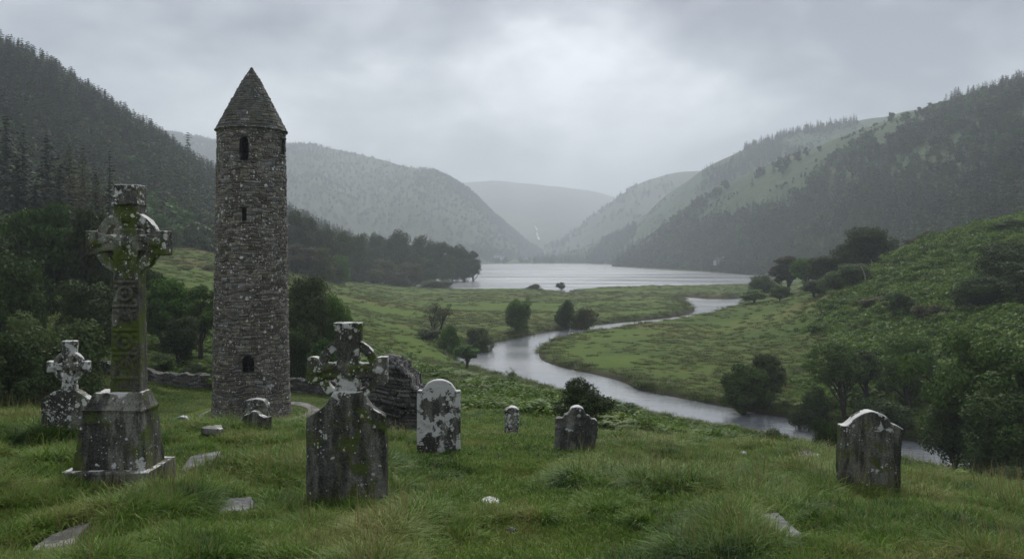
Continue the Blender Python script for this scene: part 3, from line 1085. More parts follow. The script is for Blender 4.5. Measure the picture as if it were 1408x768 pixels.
# ------------------------------------------------------------------ scatter of uncounted vegetation (one object each, geometry nodes)
_protoc = {}


def proto_coll(key, meshes):
    if key in _protoc:
        return _protoc[key]
    c = bpy.data.collections.new(key)
    for i, m in enumerate(meshes):
        c.objects.link(bpy.data.objects.new(f'{key}_{i:02d}', m))
    _protoc[key] = c
    return c


def scatter(name, pts, rot, scl, idx, coll):
    me = bpy.data.meshes.new(name)
    me.vertices.add(len(pts))
    me.vertices.foreach_set('co', np.asarray(pts, np.float32).ravel())
    for nm, ty, arr, f in (('rot', 'FLOAT_VECTOR', rot, 'vector'), ('scl', 'FLOAT_VECTOR', scl, 'vector'), ('pick', 'INT', idx, 'value')):
        a = me.attributes.new(nm, ty, 'POINT')
        a.data.foreach_set(f, np.asarray(arr, np.int32 if ty == 'INT' else np.float32).ravel())
    o = bpy.data.objects.new(name, me)
    COL.objects.link(o)
    ng = bpy.data.node_groups.new(name, 'GeometryNodeTree')
    ng.interface.new_socket('Geometry', in_out='INPUT', socket_type='NodeSocketGeometry')
    ng.interface.new_socket('Geometry', in_out='OUTPUT', socket_type='NodeSocketGeometry')
    N = ng.nodes
    gi, go = N.new('NodeGroupInput'), N.new('NodeGroupOutput')
    iop = N.new('GeometryNodeInstanceOnPoints')
    ci = N.new('GeometryNodeCollectionInfo')
    ci.inputs['Collection'].default_value = coll
    ci.inputs['Separate Children'].default_value = True
    ci.inputs['Reset Children'].default_value = True
    iop.inputs['Pick Instance'].default_value = True

    def na(nm, ty):
        q = N.new('GeometryNodeInputNamedAttribute')
        q.data_type = ty
        q.inputs['Name'].default_value = nm
        return q.outputs['Attribute']
    L = ng.links
    L.new(gi.outputs[0], iop.inputs['Points'])
    L.new(ci.outputs[0], iop.inputs['Instance'])
    L.new(na('pick', 'INT'), iop.inputs['Instance Index'])
    e2r = N.new('FunctionNodeEulerToRotation')
    L.new(na('rot', 'FLOAT_VECTOR'), e2r.inputs[0])
    L.new(e2r.outputs[0], iop.inputs['Rotation'])
    L.new(na('scl', 'FLOAT_VECTOR'), iop.inputs['Scale'])
    L.new(iop.outputs[0], go.inputs[0])
    md = o.modifiers.new('scatter', 'NODES')
    md.node_group = ng
    tag(o, kind='stuff')
    return o


def blades(n, rg, h, spread, wid, lean=0.5, curl=0.7, segs=4):
    """curved tapering grass blades growing from a patch"""
    base = rg.normal(0, spread, (n, 2))
    a = rg.uniform(0, 2 * np.pi, n)
    a = np.where(rg.random(n) < 0.55, np.arctan2(base[:, 1], base[:, 0]) + rg.normal(0, 0.6, n), a)
    L = h * (0.45 + 0.75 * rg.random(n))
    l0 = lean * rg.random(n)
    c = curl * (0.4 + 0.9 * rg.random(n))
    dx, dy = np.cos(a), np.sin(a)
    sx_, sy_ = -dy, dx
    P = []
    x, y, z = base[:, 0].copy(), base[:, 1].copy(), np.full(n, -0.03)
    for i in range(segs + 1):
        t = i / segs
        wd = wid * (0.6 + 0.8 * 1) * (1 - t) ** 0.7 * 0.5 + 0.0006
        P.append((np.stack([x - sx_ * wd, y - sy_ * wd, z], -1), np.stack([x + sx_ * wd, y + sy_ * wd, z], -1)))
        ang = l0 + c * t * 1.7
        st = L / segs
        x = x + dx * np.sin(ang) * st
        y = y + dy * np.sin(ang) * st
        z = z + np.cos(ang) * st
    V = np.stack([np.stack(p, 1) for p in P], 1)          # n, segs+1, 2, 3
    idx = np.arange(n * (segs + 1) * 2).reshape(n, segs + 1, 2)
    Fs = np.stack([idx[:, :-1, 0], idx[:, :-1, 1], idx[:, 1:, 1], idx[:, 1:, 0]], -1).reshape(-1, 4)
    return V.reshape(-1, 3), Fs


def grass_mesh(key, seed, n, h, spread, wid, lean, curl, mat, straw=0, segs=4):
    rg = np.random.default_rng(seed)
    V, Fs = blades(n, rg, h, spread, wid, lean, curl, segs)
    mi = np.zeros(len(Fs), np.int32)
    if straw:
        V2, F2 = blades(straw, rg, h * 1.5, spread, wid * 0.55, 0.35, 0.25, segs)
        Fs = np.concatenate([Fs, F2 + len(V)])
        V = np.concatenate([V, V2])
        mi = np.concatenate([mi, np.ones(len(F2), np.int32)])
    me = raw_mesh(key, V, Fs)
    me.materials.append(M[mat]); me.materials.append(M['straw'])
    me.polygons.foreach_set('material_index', mi)
    return me


SHORT = [grass_mesh('short_grass', 100 + i, 120, 0.062, 0.085, 0.0075, 0.9, 0.8, 'grass', 2, 3) for i in range(5)]
LONG = [grass_mesh('long_grass', 120 + i, 110, 0.18, 0.07, 0.0085, 0.65, 1.1, 'grass', 1, 5) for i in range(5)]
TALL = [grass_mesh('tall_grass', 140 + i, 140, 0.40, 0.07, 0.0095, 0.75, 1.5, 'grass', 1, 6) for i in range(3)]
RUSH = [grass_mesh('rush', 160 + i, 90, 0.36, 0.24, 0.02, 0.7, 0.7, 'rush', 2, 3) for i in range(4)]


def bracken_mesh(seed, n=26, h=0.9, r=0.55):
    rg = np.random.default_rng(seed)
    C, U, W = [], [], []
    for i in range(n):
        a = rg.uniform(0, 6.28)
        b = rg.normal(0, r * 0.35, 2)
        L = h * rg.uniform(0.6, 1.15)
        d = np.array([math.cos(a), math.sin(a), 0])
        s_ = np.array([-d[1], d[0], 0])
        for t in np.linspace(0.25, 1, 9):
            p = np.array([b[0], b[1], 0]) + d * L * 0.62 * t * t + np.array([0, 0, L * (t - 0.42 * t * t * t)])
            wl = L * 0.26 * (1.08 - t) + 0.02
            for k in (-1, 1):
                u = s_ * k + d * 0.35 + np.array([0, 0, -0.25 * rg.random()])
                u /= np.linalg.norm(u)
                C.append(p + u * wl * 0.5); U.append(u * wl * 0.6)
                v = d + np.array([0, 0, 0.5 * (1 - 2 * t)])
                W.append(v / np.linalg.norm(v) * L * 0.055)
    V, Fs = quads(np.array(C), np.array(U), np.array(W))
    me = raw_mesh('bracken', V, Fs)
    me.materials.append(M['bracken'])
    return me


BRK = [bracken_mesh(180 + i) for i in range(4)]


def mound_mesh(seed):
    rg = np.random.default_rng(seed)
    n = 6
    c = np.stack([rg.normal(0, 0.42, n), rg.normal(0, 0.42, n), rg.uniform(0.1, 0.38, n)], -1)
    V, Fs = leaf_cloud(c, rg.uniform(0.28, 0.5, n), [60] * n, 0.10, rg, 0.1, 0.8, 0.6)
    me = raw_mesh('mound', V, Fs)
    me.materials.append(M['bracken'])
    return me


BRK += [mound_mesh(190 + i) for i in range(4)]


# ------------------------------------------------------------------ worked stone
def bm_box(bm, x0, x1, y0, y1, z0, z1, tx=None, ty=None):
    """box; tx, ty give the half size of the top where it tapers: (x0, x1), (y0, y1)"""
    a, b = tx or (x0, x1), ty or (y0, y1)
    v = [bm.verts.new(p) for p in ((x0, y0, z0), (x1, y0, z0), (x1, y1, z0), (x0, y1, z0), (a[0], b[0], z1), (a[1], b[0], z1), (a[1], b[1], z1), (a[0], b[1], z1))]
    for f in ((3, 2, 1, 0), (4, 5, 6, 7), (0, 1, 5, 4), (1, 2, 6, 5), (2, 3, 7, 6), (3, 0, 4, 7)):
        bm.faces.new([v[i] for i in f])


def bm_prism(bm, pts, y0, y1):
    """outline in x, z pushed from y0 to y1"""
    if sum(a[0] * b[1] - b[0] * a[1] for a, b in zip(pts, pts[1:] + pts[:1])) < 0:
        pts = pts[::-1]
    a = [bm.verts.new((p[0], y0, p[1])) for p in pts]
    b = [bm.verts.new((p[0], y1, p[1])) for p in pts]
    bm.faces.new(a)
    bm.faces.new(b[::-1])
    n = len(pts)
    for i in range(n):
        bm.faces.new((a[i], b[i], b[(i + 1) % n], a[(i + 1) % n]))


def bm_ring(bm, cx, cz_, ro, ri, y0, y1, n=48):
    """stone ring facing -y"""
    vs = []
    for i in range(n):
        t = 2 * math.pi * i / n
        c, s_ = math.cos(t), math.sin(t)
        vs.append([bm.verts.new((cx + r * c, y, cz_ + r * s_)) for r, y in ((ro, y0), (ro, y1), (ri, y1), (ri, y0))])
    for i in range(n):
        p, q = vs[i], vs[(i + 1) % n]
        for k in range(4):
            bm.faces.new((p[k], q[k], q[(k + 1) % 4], p[(k + 1) % 4]))
    bmesh.ops.recalc_face_normals(bm, faces=bm.faces[:])


def bm_ball(bm, c, r, sc=(1, 1, 1)):
    from mathutils import Matrix
    bmesh.ops.create_icosphere(bm, subdivisions=2, radius=1, matrix=Matrix.Translation(c) @ Matrix.Diagonal((r * sc[0], r * sc[1], r * sc[2], 1)))


def stone(name, bm, voxel, mat, parent=None, loc=None, amp=0.006, freq=14, chip=0.02, seed=1):
    """union the shapes in bm and weather the surface"""
    me = bpy.data.meshes.new(name)
    bm.to_mesh(me)
    bm.free()
    t = bpy.data.objects.new('tmp', me)
    COL.objects.link(t)
    md = t.modifiers.new('r', 'REMESH')
    md.mode = 'VOXEL'
    md.voxel_size = voxel
    bpy.context.view_layer.update()
    dg = bpy.context.evaluated_depsgraph_get()
    m2 = bpy.data.meshes.new_from_object(t.evaluated_get(dg))
    bpy.data.objects.remove(t)
    bpy.data.meshes.remove(me)
    n = len(m2.vertices)
    co = np.empty(n * 3, np.float32); m2.vertices.foreach_get('co', co); co = co.reshape(-1, 3).astype(float)
    no = np.empty(n * 3, np.float32); m2.vertices.foreach_get('normal', no); no = no.reshape(-1, 3)
    x, y, z = co.T
    f = fbm(x * freq, y * freq, z * freq, oc=4, seed=seed * 7, gain=0.6)
    c = fbm(x * freq * 0.35, y * freq * 0.35, z * freq * 0.35, oc=3, seed=seed * 7 + 3)
    disp = amp * f - chip * np.clip(c - 0.18, 0, 1)
    co += no * disp[:, None]
    m2.vertices.foreach_set('co', co.astype(np.float32).ravel())
    m2.polygons.foreach_set('use_smooth', np.ones(len(m2.polygons), bool))
    m2.update()
    m2.name = name
    return obj(name, m2, mat, parent, loc)


class Local:
    """photo pixels to local metres of a thing standing at (x, y, z)"""
    def __init__(s, p):
        s.p = p
        s.k = p[1] / F

    def __call__(s, px, py):
        return ((px - CX) * s.k - s.p[0], (HY - py) * s.k - s.p[2])

    def pts(s, P):
        return [s(*q) for q in P]


def smooth_outline(P, k=4):
    return [tuple(p) for p in catmull(P, k, closed=False)]


FOOT = []      # footprints kept clear of grass: x, y, half width, half depth


# -- high cross
def high_cross():
    d = 8.45
    p = (pix(176, 672, d)[0], d, pix(176, 672, d)[2])
    L = Local(p)
    root = empty('high_cross', p)
    tag(root, 'tall mossy carved high cross with ringed head on a stepped stone base', 'high cross')
    m_pl = mat_stone('cross_plinth', (0.045, 0.044, 0.040), 2, 0.08, 0.24, 0.42, 0.3)
    m_pe = mat_stone('cross_pedestal', (0.036, 0.035, 0.031), 3, 0.12, 0.2, 0.5, 0.2, palef=0.8, cap=(0.8, 1.1, 0.14))
    m_sh = mat_stone('cross_shaft', (0.075, 0.070, 0.058), 4, 0.09, 0.08, 0.64, 0.15)
    m_hd = mat_stone('cross_head', (0.11, 0.108, 0.095), 5, 0.2, 0.42, 0.60, 0.25, palef=0.6)
    k = L.k
    # plinth: broad slab, front face at y = -0.3
    zt = L(0, 640)[1]
    xl, xr = L(99, 0)[0], L(221, 0)[0]
    bm = bmesh.new()
    bm_box(bm, xl, xr, -0.27, 0.45, -0.14, zt, (xl + 0.02, xr - 0.02), (-0.255, 0.435))
    stone('plinth', bm, 0.016, m_pl, root, amp=0.008, chip=0.05, freq=9, seed=2)
    # pedestal: battered block with sloping shoulders
    zb, z1 = zt - 0.02, L(0, 560)[1]
    a0, a1 = L(110, 0)[0], L(211, 0)[0]
    b0, b1 = L(122, 0)[0], L(203, 0)[0]
    bm = bmesh.new()
    bm_box(bm, a0, a1, -0.17, 0.30, zb, z1, (b0, b1), (-0.12, 0.25))
    c0, c1 = L(132, 0)[0], L(196, 0)[0]
    bm_box(bm, b0, b1, -0.12, 0.25, z1 - 0.01, L(0, 538)[1], (c0, c1), (-0.05, 0.19))
    bm_box(bm, b0 - .012, b1 + .012, -0.135, 0.262, z1 - 0.02, z1 + 0.0)
    stone('pedestal', bm, 0.015, m_pe, root, amp=0.007, chip=0.045, freq=9, seed=3)
    # shaft with carved panels
    s0, s1 = L(153, 0)[0], L(194, 0)[0]
    t0, t1 = L(157, 0)[0], L(191.5, 0)[0]
    zb, zs = L(0, 540)[1], L(0, 352)[1]
    yf, yb = -0.035, 0.165
    bm = bmesh.new()
    bm_box(bm, s0, s1, yf, yb, zb, zs, (t0, t1), (yf + 0.01, yb - 0.01))
    n = 5
    zz = np.linspace(zb + 0.16, zs - 0.02, n + 1)
    cxm = (s0 + s1) / 2
    for i in range(n + 1):
        bm_box(bm, s0 + .03, s1 - .03, yf - 0.008, yf + 0.02, zz[i] - 0.012, zz[i] + 0.012)
    for i in range(n):
        z_a, z_b = zz[i] + 0.03, zz[i + 1] - 0.03
        zm, hh = (z_a + z_b) / 2, (z_b - z_a) / 2
        if i % 2:
            bm_ring(bm, cxm, zm, 0.085, 0.055, yf - 0.007, yf + 0.02, 20)
            bm_ball(bm, (cxm, yf, zm), 0.032, (1, 0.4, 1))
            for q in (-1, 1):
                bm_ball(bm, (cxm + q * 0.1, yf, z_a + 0.02), 0.022, (1, 0.4, 1))
                bm_ball(bm, (cxm + q * 0.1, yf, z_b - 0.02), 0.022, (1, 0.4, 1))
        else:
            for q in (-1, 1):
                bm_prism(bm, [(cxm + q * 0.015, z_b), (cxm + q * 0.05, z_b), (cxm + q * 0.12, z_a), (cxm + q * 0.085, z_a)], yf - 0.007, yf + 0.02)
                bm_prism(bm, [(cxm - q * 0.11, z_b - 0.02), (cxm - q * 0.08, z_b - 0.02), (cxm + q * 0.02, zm - 0.02), (cxm - q * 0.01, zm - 0.02)], yf - 0.006, yf + 0.02)
            bm_ball(bm, (cxm, yf, zm + 0.04), 0.03, (1, 0.45, 1))
    stone('shaft', bm, 0.0085, m_sh, root, amp=0.006, chip=0.02, freq=16, seed=4)
    # head: arms with hollowed armpits, block ends, bosses
    c = (L(175, 0)[0], L(0, 334)[1])
    bm = bmesh.new()
    r = 24 * k                                                  # armpit reach
    xs0, xs1 = L(158.5, 0)[0], L(191.5, 0)[0]
    zu, zl = L(0, 254)[1], L(0, 384)[1]
    hw = (xs1 - xs0) / 2
    cx_ = (xs0 + xs1) / 2
    bm_box(bm, xs0, xs1, yf - 0.01, yb, L(0, 352)[1] - 0.04, L(0, 318)[1] + 0.02)
    waist = smooth_outline([(cx_ - hw, zl), (cx_ - hw * 0.92, c[1] - 0.16), (cx_ - hw * 0.80, c[1] - 0.05), (cx_ - hw * 0.78, c[1] + 0.06), (cx_ - hw * 0.9, c[1] + 0.18), (cx_ - hw, c[1] + 0.30), (cx_ - hw, zu - 0.02)])
    waist += [(2 * cx_ - x, z) for x, z in waist[::-1]]
    bm_prism(bm, waist, yf, yb)
    al, ar = L(120, 0)[0], L(229, 0)[0]
    ah = 17 * k
    arm = smooth_outline([(al, c[1] + ah), (al + 0.10, c[1] + ah * 0.96), (al + 0.19, c[1] + ah * 0.70), (cx_ - 0.12, c[1] + ah * 0.62), (cx_, c[1] + ah * 0.8), (cx_ + 0.12, c[1] + ah * 0.62), (ar - 0.19, c[1] + ah * 0.70), (ar - 0.10, c[1] + ah * 0.96), (ar, c[1] + ah)])
    arm += [(x, 2 * c[1] - z) for x, z in arm[::-1]]
    bm_prism(bm, arm, yf - 0.004, yb - 0.004)
    bm_ball(bm, (cx_, yf, c[1] + 0.01), 0.085, (1, 0.45, 1))
    bm_ball(bm, (al + 0.10, yf, c[1]), 0.055, (1, 0.6, 1))
    bm_ball(bm, (ar - 0.10, yf, c[1]), 0.055, (1, 0.6, 1))
    bm_ball(bm, (cx_, yf, L(0, 299)[1]), 0.058, (1, 0.6, 1.2))
    for q in (-1, 1):
        bm_prism(bm, smooth_outline([(cx_ + q * 0.02, c[1] + 0.02), (cx_ + q * 0.14, c[1] + 0.075), (al + 0.14 if q < 0 else ar - 0.14, c[1] + 0.03), (al + 0.14 if q < 0 else ar - 0.14, c[1] - 0.02), (cx_ + q * 0.14, c[1] + 0.035)], 3), yf - 0.016, yf + 0.03)
        bm_prism(bm, smooth_outline([(cx_ + q * 0.02, c[1] - 0.03), (cx_ + q * 0.11, c[1] - 0.16), (cx_ + q * 0.07, c[1] - 0.3), (cx_ + q * 0.045, c[1] - 0.3), (cx_ + q * 0.075, c[1] - 0.16)], 3), yf - 0.014, yf + 0.03)
    head = stone('cross_head', bm, 0.0085, m_hd, root, amp=0.008, chip=0.03, freq=14, seed=5)
    bm = bmesh.new()
    bm_ring(bm, c[0] - 0.005, c[1], 44 * k, 30 * k, -0.022, 0.10, 60)
    stone('ring', bm, 0.010, m_hd, head, amp=0.007, chip=0.02, freq=14, seed=6)
    bm = bmesh.new()
    bm_box(bm, xs0 - 0.012, xs1 + 0.012, yf - 0.03, yb + 0.02, L(0, 282)[1], zu - 0.03, (xs0 + 0.015, xs1 - 0.015), (yf + 0.0, yb - 0.01))
    bm_box(bm, xs0 + 0.004, xs1 - 0.004, yf - 0.012, yb, zu - 0.045, zu)
    stone('capstone', bm, 0.010, mat_stone('cross_cap', (0.14, 0.138, 0.125), 8, 0.14, 0.34, 0.2, 0.3), head, amp=0.005, chip=0.02, freq=14, seed=7)
    FOOT.append((p[0] + (xl + xr) / 2, p[1] + 0.07, (xr - xl) / 2, 0.32))
    return p


# -- ringed-cross headstones
def cross_stone(name, label, p, body, stem, arms, armz, cen, ro, ri, th, mats, seed, flare=True, shoulder=True):
    L = Local(p)
    k = L.k
    root = empty(name, p)
    tag(root, label, 'headstone')
    bm = bmesh.new()
    bm_prism(bm, L.pts(body), -th / 2, th / 2)
    stone('slab', bm, 0.013 if p[1] < 10 else 0.02, mats[0], root, amp=0.007, chip=0.03, freq=12, seed=seed)
    x0, x1 = L(stem[0], 0)[0], L(stem[1], 0)[0]
    zt, zb = L(0, stem[2])[1], L(0, stem[3])[1]
    cx_, cz_ = L(*cen)
    hw = (x1 - x0) / 2
    xm = (x0 + x1) / 2
    bm = bmesh.new()
    ow = smooth_outline([(xm - hw * 1.1, zb), (xm - hw * 0.85, cz_ - 0.5 * (cz_ - zb)), (xm - hw * 0.78, cz_ - 0.1), (xm - hw * 0.78, cz_ + 0.1), (xm - hw * 0.92, cz_ + 0.55 * (zt - cz_)), (xm - hw, zt)])
    ow += [(2 * xm - x, z) for x, z in ow[::-1]]
    bm_prism(bm, ow, -th * 0.42, th * 0.42)
    al, ar = L(arms[0], 0)[0], L(arms[1], 0)[0]
    ah = armz * k
    ao = smooth_outline([(al, cz_ + ah), (al + 0.24 * (xm - al), cz_ + ah * 0.98), (al + 0.5 * (xm - al), cz_ + ah * 0.55), (xm, cz_ + ah * 0.7), (ar - 0.5 * (ar - xm), cz_ + ah * 0.55), (ar - 0.24 * (ar - xm), cz_ + ah * 0.98), (ar, cz_ + ah)])
    ao += [(x, 2 * cz_ - z) for x, z in ao[::-1]]
    bm_prism(bm, ao, -th * 0.40, th * 0.40)
    bm_ball(bm, (xm, -th * 0.4, cz_), hw * 0.62, (1, 0.5, 1))
    for q in (-1, 1):
        bm_ball(bm, (xm + q * (ar - al) * 0.36, -th * 0.38, cz_), hw * 0.4, (1, 0.5, 1))
        bm_prism(bm, smooth_outline([(xm + q * hw * 0.2, cz_), (xm + q * hw * 1.1, cz_ + ah * 0.45), (xm + q * hw * 1.7, cz_ + ah * 0.2), (xm + q * hw * 1.7, cz_ - ah * 0.05), (xm + q * hw * 1.0, cz_ + ah * 0.15)], 3), -th * 0.40 - 0.012, 0)
    cap_h = 5 * k
    bm_box(bm, x0 - 0.006, x1 + 0.006, -th * 0.45, th * 0.45, zt - cap_h, zt + 0.002)
    v = 0.010 if p[1] < 10 else 0.016
    cr_ = stone('cross', bm, v, mats[1], root, amp=0.007, chip=0.025, freq=14, seed=seed + 1)
    bm = bmesh.new()
    bm_ring(bm, cx_, cz_, ro * k, ri * k, -th * 0.34, th * 0.24, 56)
    stone('ring', bm, v, mats[1], cr_, amp=0.006, chip=0.02, freq=14, seed=seed + 2)
    xs = [q[0] for q in L.pts(body)]
    FOOT.append((p[0] + (min(xs) + max(xs)) / 2, p[1], (max(xs) - min(xs)) / 2, th / 2 + 0.03))


def slab_stone(name, label, p, outline, th, mat, seed, lean=0.0, cat='headstone', sink=0.12, voxel=0.014, amp=0.007, chip=0.03, tilt=0.0):
    L = Local(p)
    bm = bmesh.new()
    pts = L.pts(outline)
    zmin = min(q[1] for q in pts)
    pts = [(x, z - sink if z < zmin + 0.06 else z) for x, z in pts]
    bm_prism(bm, pts, -th / 2, th / 2)
    o = stone(name, bm, voxel, mat, None, p, amp=amp, chip=chip, freq=11, seed=seed)
    o.rotation_euler = (lean, tilt, 0)
    tag(o, label, cat)
    xs = [q[0] for q in pts]
    FOOT.append((p[0] + (min(xs) + max(xs)) / 2, p[1], (max(xs) - min(xs)) / 2, th / 2 + 0.03))
    return o


def arc(cx, cy, rx, ry, a0, a1, n=12):
    return [(cx + rx * math.cos(R(a)), cy - ry * math.sin(R(a))) for a in np.linspace(a0, a1, n)]


def crop(P, s_, ox, oy):
    return [(x / s_ + ox, y / s_ + oy) for x, y in P]


high_cross()
pz = pix(478, 688, 8.0)
cross_stone('cross_headstone', 'large lichen-spotted cross headstone on a curved-shouldered slab, in front of the ruined wall', (pz[0], 8.0, pz[2]),
            [(423, 690), (423, 572), (428, 569), (440, 563), (449, 555), (455, 546), (461, 536), (500, 536), (504, 547), (510, 556), (520, 564), (530, 569), (532, 572), (532, 690)],
            (461, 498, 443, 545), (423.5, 533), 18, (479.5, 508), 43, 31, 0.15,
            (mat_stone('headstone_slab', (0.045, 0.044, 0.040), 21, 0.13, 0.2, 0.54, 0.2, cap=(0.75, 1.2, 0.15)), mat_stone('headstone_cross', (0.13, 0.128, 0.112), 22, 0.2, 0.38, 0.56, 0.2, palef=0.7)), 11)
pz = hit(90, 606)
pz = (pz[0], pz[1], pix(90, 608, pz[1])[2])
cross_stone('cross_headstone', 'small cross headstone with pale lichen, behind the high cross by the dark trees', pz,
            crop([(58, 480), (60, 300), (75, 292), (110, 268), (135, 262), (205, 262), (225, 272), (262, 300), (258, 480)], 3.073, 40, 450),
            (87, 105.5, 468, 540), (66, 123.5), 8.0, (96, 503.5), 21.5, 14.5, 0.16,
            (mat_stone('headstone_slab_far', (0.05, 0.05, 0.046), 24, 0.25, 0.2, 0.2, 0.2), mat_stone('headstone_cross_far', (0.085, 0.085, 0.082), 25, 0.25, 0.56, 0.12, 0.2)), 31)

p = hit(603, 627)
slab_stone('headstone', 'round-topped headstone with shoulders, half covered in white lichen crust', p,
           [(573.5, 632), (574, 538), (575, 535.5), (581, 536), (582.5, 533)] + arc(604, 536, 21, 15, 170, 10) + [(625.5, 533), (627, 536.5), (633, 536), (633.5, 632)],
           0.13, mat_stone('headstone_white', (0.05, 0.049, 0.045), 31, 0.16, 0.56, 0.1, 0.3, sc=1.0, cap=(0.85, 1.2, 0.12)), 41)
p = hit(792, 618)
slab_stone('headstone', 'rough grey headstone with a three-lobed top beside the leafy bush', p,
           crop(smooth_outline([(522, 430), (524, 330), (525, 240), (540, 224), (570, 226), (580, 208), (602, 200), (618, 172), (655, 158), (690, 174), (704, 208), (724, 214), (736, 233), (760, 236), (777, 262), (770, 330), (742, 430)], 3), 4.265, 640, 520),
           0.16, mat_stone('headstone_grey', (0.10, 0.098, 0.09), 33, 0.07, 0.3, 0.12, 0.25, cap=(0.55, 0.8, 0.1)), 43, amp=0.014, chip=0.06)
p = hit(703, 597)
slab_stone('standing_stone', 'short white-speckled pillar stone standing alone in the middle grass', p,
           crop([(228, 330), (232, 240), (230, 182), (245, 170), (270, 162), (300, 168), (314, 180), (315, 260), (302, 330)], 4.265, 640, 520),
           0.26, mat_stone('pillar_stone', (0.07, 0.068, 0.064), 35, 0.4, 0.5, 0.05, 0.3), 45, cat='standing stone', amp=0.02, chip=0.08, voxel=0.02)
p = hit(1193, 698)
slab_stone('headstone', 'dark weathered headstone with a lichen-capped arched top above the river', p,
           crop([(298, 700), (304, 500), (316, 230), (318, 184), (345, 184), (372, 165)] + smooth_outline([(398, 138), (440, 113), (490, 101), (545, 113), (585, 140), (604, 168)], 4) + [(640, 182), (680, 206), (668, 235), (662, 430), (652, 700)], 4.268, 1080, 540),
           0.16, mat_stone('headstone_dark', (0.042, 0.041, 0.037), 37, 0.06, 0.14, 0.4, 0.32, cap=(0.78, 1.05, 0.17)), 47, amp=0.008, chip=0.04)
p = hit(350, 598)
slab_stone('headstone', 'low leaning headstone with a peaked white edge in front of the tower', p,
           [(324, 602), (328, 588), (334, 576), (337, 570), (344, 568), (348, 564.5), (353, 565), (358, 570), (365, 573), (371, 572), (371, 602)],
           0.22, mat_stone('headstone_low', (0.055, 0.054, 0.05), 39, 0.08, 0.1, 0.25, 0.5), 49, amp=0.012, chip=0.05, lean=R(-6))
p = hit(252, 586)
slab_stone('headstone', 'tiny round-topped stone sunk in the grass beside the high cross', p,
           [(241, 590), (241, 578), (244, 573), (251, 570.5), (258, 572), (262.5, 577), (263, 590)],
           0.18, mat_stone('headstone_tiny', (0.06, 0.06, 0.056), 40, 0.08, 0.1, 0.1, 0.6), 50, voxel=0.02)
p = hit(346, 570, 20)
p = pix(346, 572, 36.2)
p = (p[0], p[1], gz(p[0], p[1]))
slab_stone('headstone', 'squat white-topped stone standing at the foot of the tower', p,
           [(333, 576), (333.5, 556), (337, 550), (345, 548), (354, 547), (364, 549), (370, 555), (371, 576)],
           0.5, mat_stone('headstone_tower', (0.085, 0.083, 0.078), 42, 0.25, 0.3, 0.1, 0.25), 52, voxel=0.035, amp=0.03, chip=0.08)


def boulder(name, label, px, py, wpx, hpx, seed, mat, cat='stone', dz=0.0, flat=1.0, d=None):
    p = hit(px, py) if d is None else at(px, d)
    k = p[1] / F
    w, h = wpx * k / 2, hpx * k
    rg = np.random.default_rng(seed)
    bm = bmesh.new()
    for i in range(4):
        o_ = rg.normal(0, 0.28, 3) * (w, w * 0.6, h * 0.25)
        bm_ball(bm, (o_[0], o_[1], h * 0.3 + o_[2] * 0.5), 1, (w * rg.uniform(0.6, 0.85), w * 0.7 * flat, h * rg.uniform(0.5, 0.7)))
    o = stone(name, bm, max(0.02, w / 14), mat, None, (p[0], p[1], p[2] + dz), amp=0.12 * w, chip=0.25 * w, freq=1.6 / w, seed=seed)
    tag(o, label, cat)
    FOOT.append((p[0], p[1], w * 0.9, w * 0.6))
    return o


boulder('stone', 'white lichened boulder in long grass beside the dark arched headstone', 1110, 634, 32, 15, 3, M['rock'])
boulder('stone', 'small pale stone at the edge of the bracken behind the three-lobed headstone', 858, 608, 9, 8, 4, M['rock'])
boulder('stone', 'flat grey stone half hidden in grass near the three-lobed headstone', 858, 624, 20, 7, 5, M['rock'])
boulder('stone', 'grey stone sunk in tawny grass between bracken and white boulder', 1022, 627, 16, 8, 6, M['rock'])
boulder('stone', 'bleached stone beside the hollow in the trodden grass', 704, 731, 16, 7, 7, M['rock'])
boulder('stone', 'pale stone at the foot of the three-lobed headstone', 808, 616, 8, 5, 8, M['rock'])


boulder('river_rock', 'dark rock standing in the river at the inner bend', 787, 0, 11, 6, 9, M['rock'], 'rock', d=139, dz=0.0)
boulder('river_rock', 'small dark rock by the tip of the inner river bank', 760, 0, 7, 4, 10, M['rock'], 'rock', d=126, dz=0.2)


def flagstone(label, P, mat, th=0.05, seed=1, lift=0.03, name='flagstone'):
    W = [hit(*q) for q in P]
    c = np.mean(W, 0)
    bm = bmesh.new()
    pts = [(w[0] - c[0], w[1] - c[1]) for w in W]
    # follow the lie of the ground with a fitted plane
    A = np.c_[[[a, b, 1] for a, b in pts]]
    co, *_ = np.linalg.lstsq(A, np.array([w[2] - c[2] for w in W]), rcond=None)
    pl = lambda a, b: co[0] * a + co[1] * b + co[2]
    if sum(a[0] * b[1] - b[0] * a[1] for a, b in zip(pts, pts[1:] + pts[:1])) < 0:
        pts = pts[::-1]
    t = [bm.verts.new((a, b, pl(a, b) + lift + 0.015)) for a, b in pts]
    u = [bm.verts.new((a, b, pl(a, b) + lift - th - 0.05)) for a, b in pts]
    bm.faces.new(t)
    bm.faces.new(u[::-1])
    for i in range(len(pts)):
        j = (i + 1) % len(pts)
        bm.faces.new((u[i], u[j], t[j], t[i]))
    o = stone(name, bm, 0.018, mat, None, tuple(c), amp=0.006, chip=0.02, freq=8, seed=seed)
    tag(o, label, 'flagstone')
    FLAGS.append([(w[0], w[1]) for w in W])
    return o


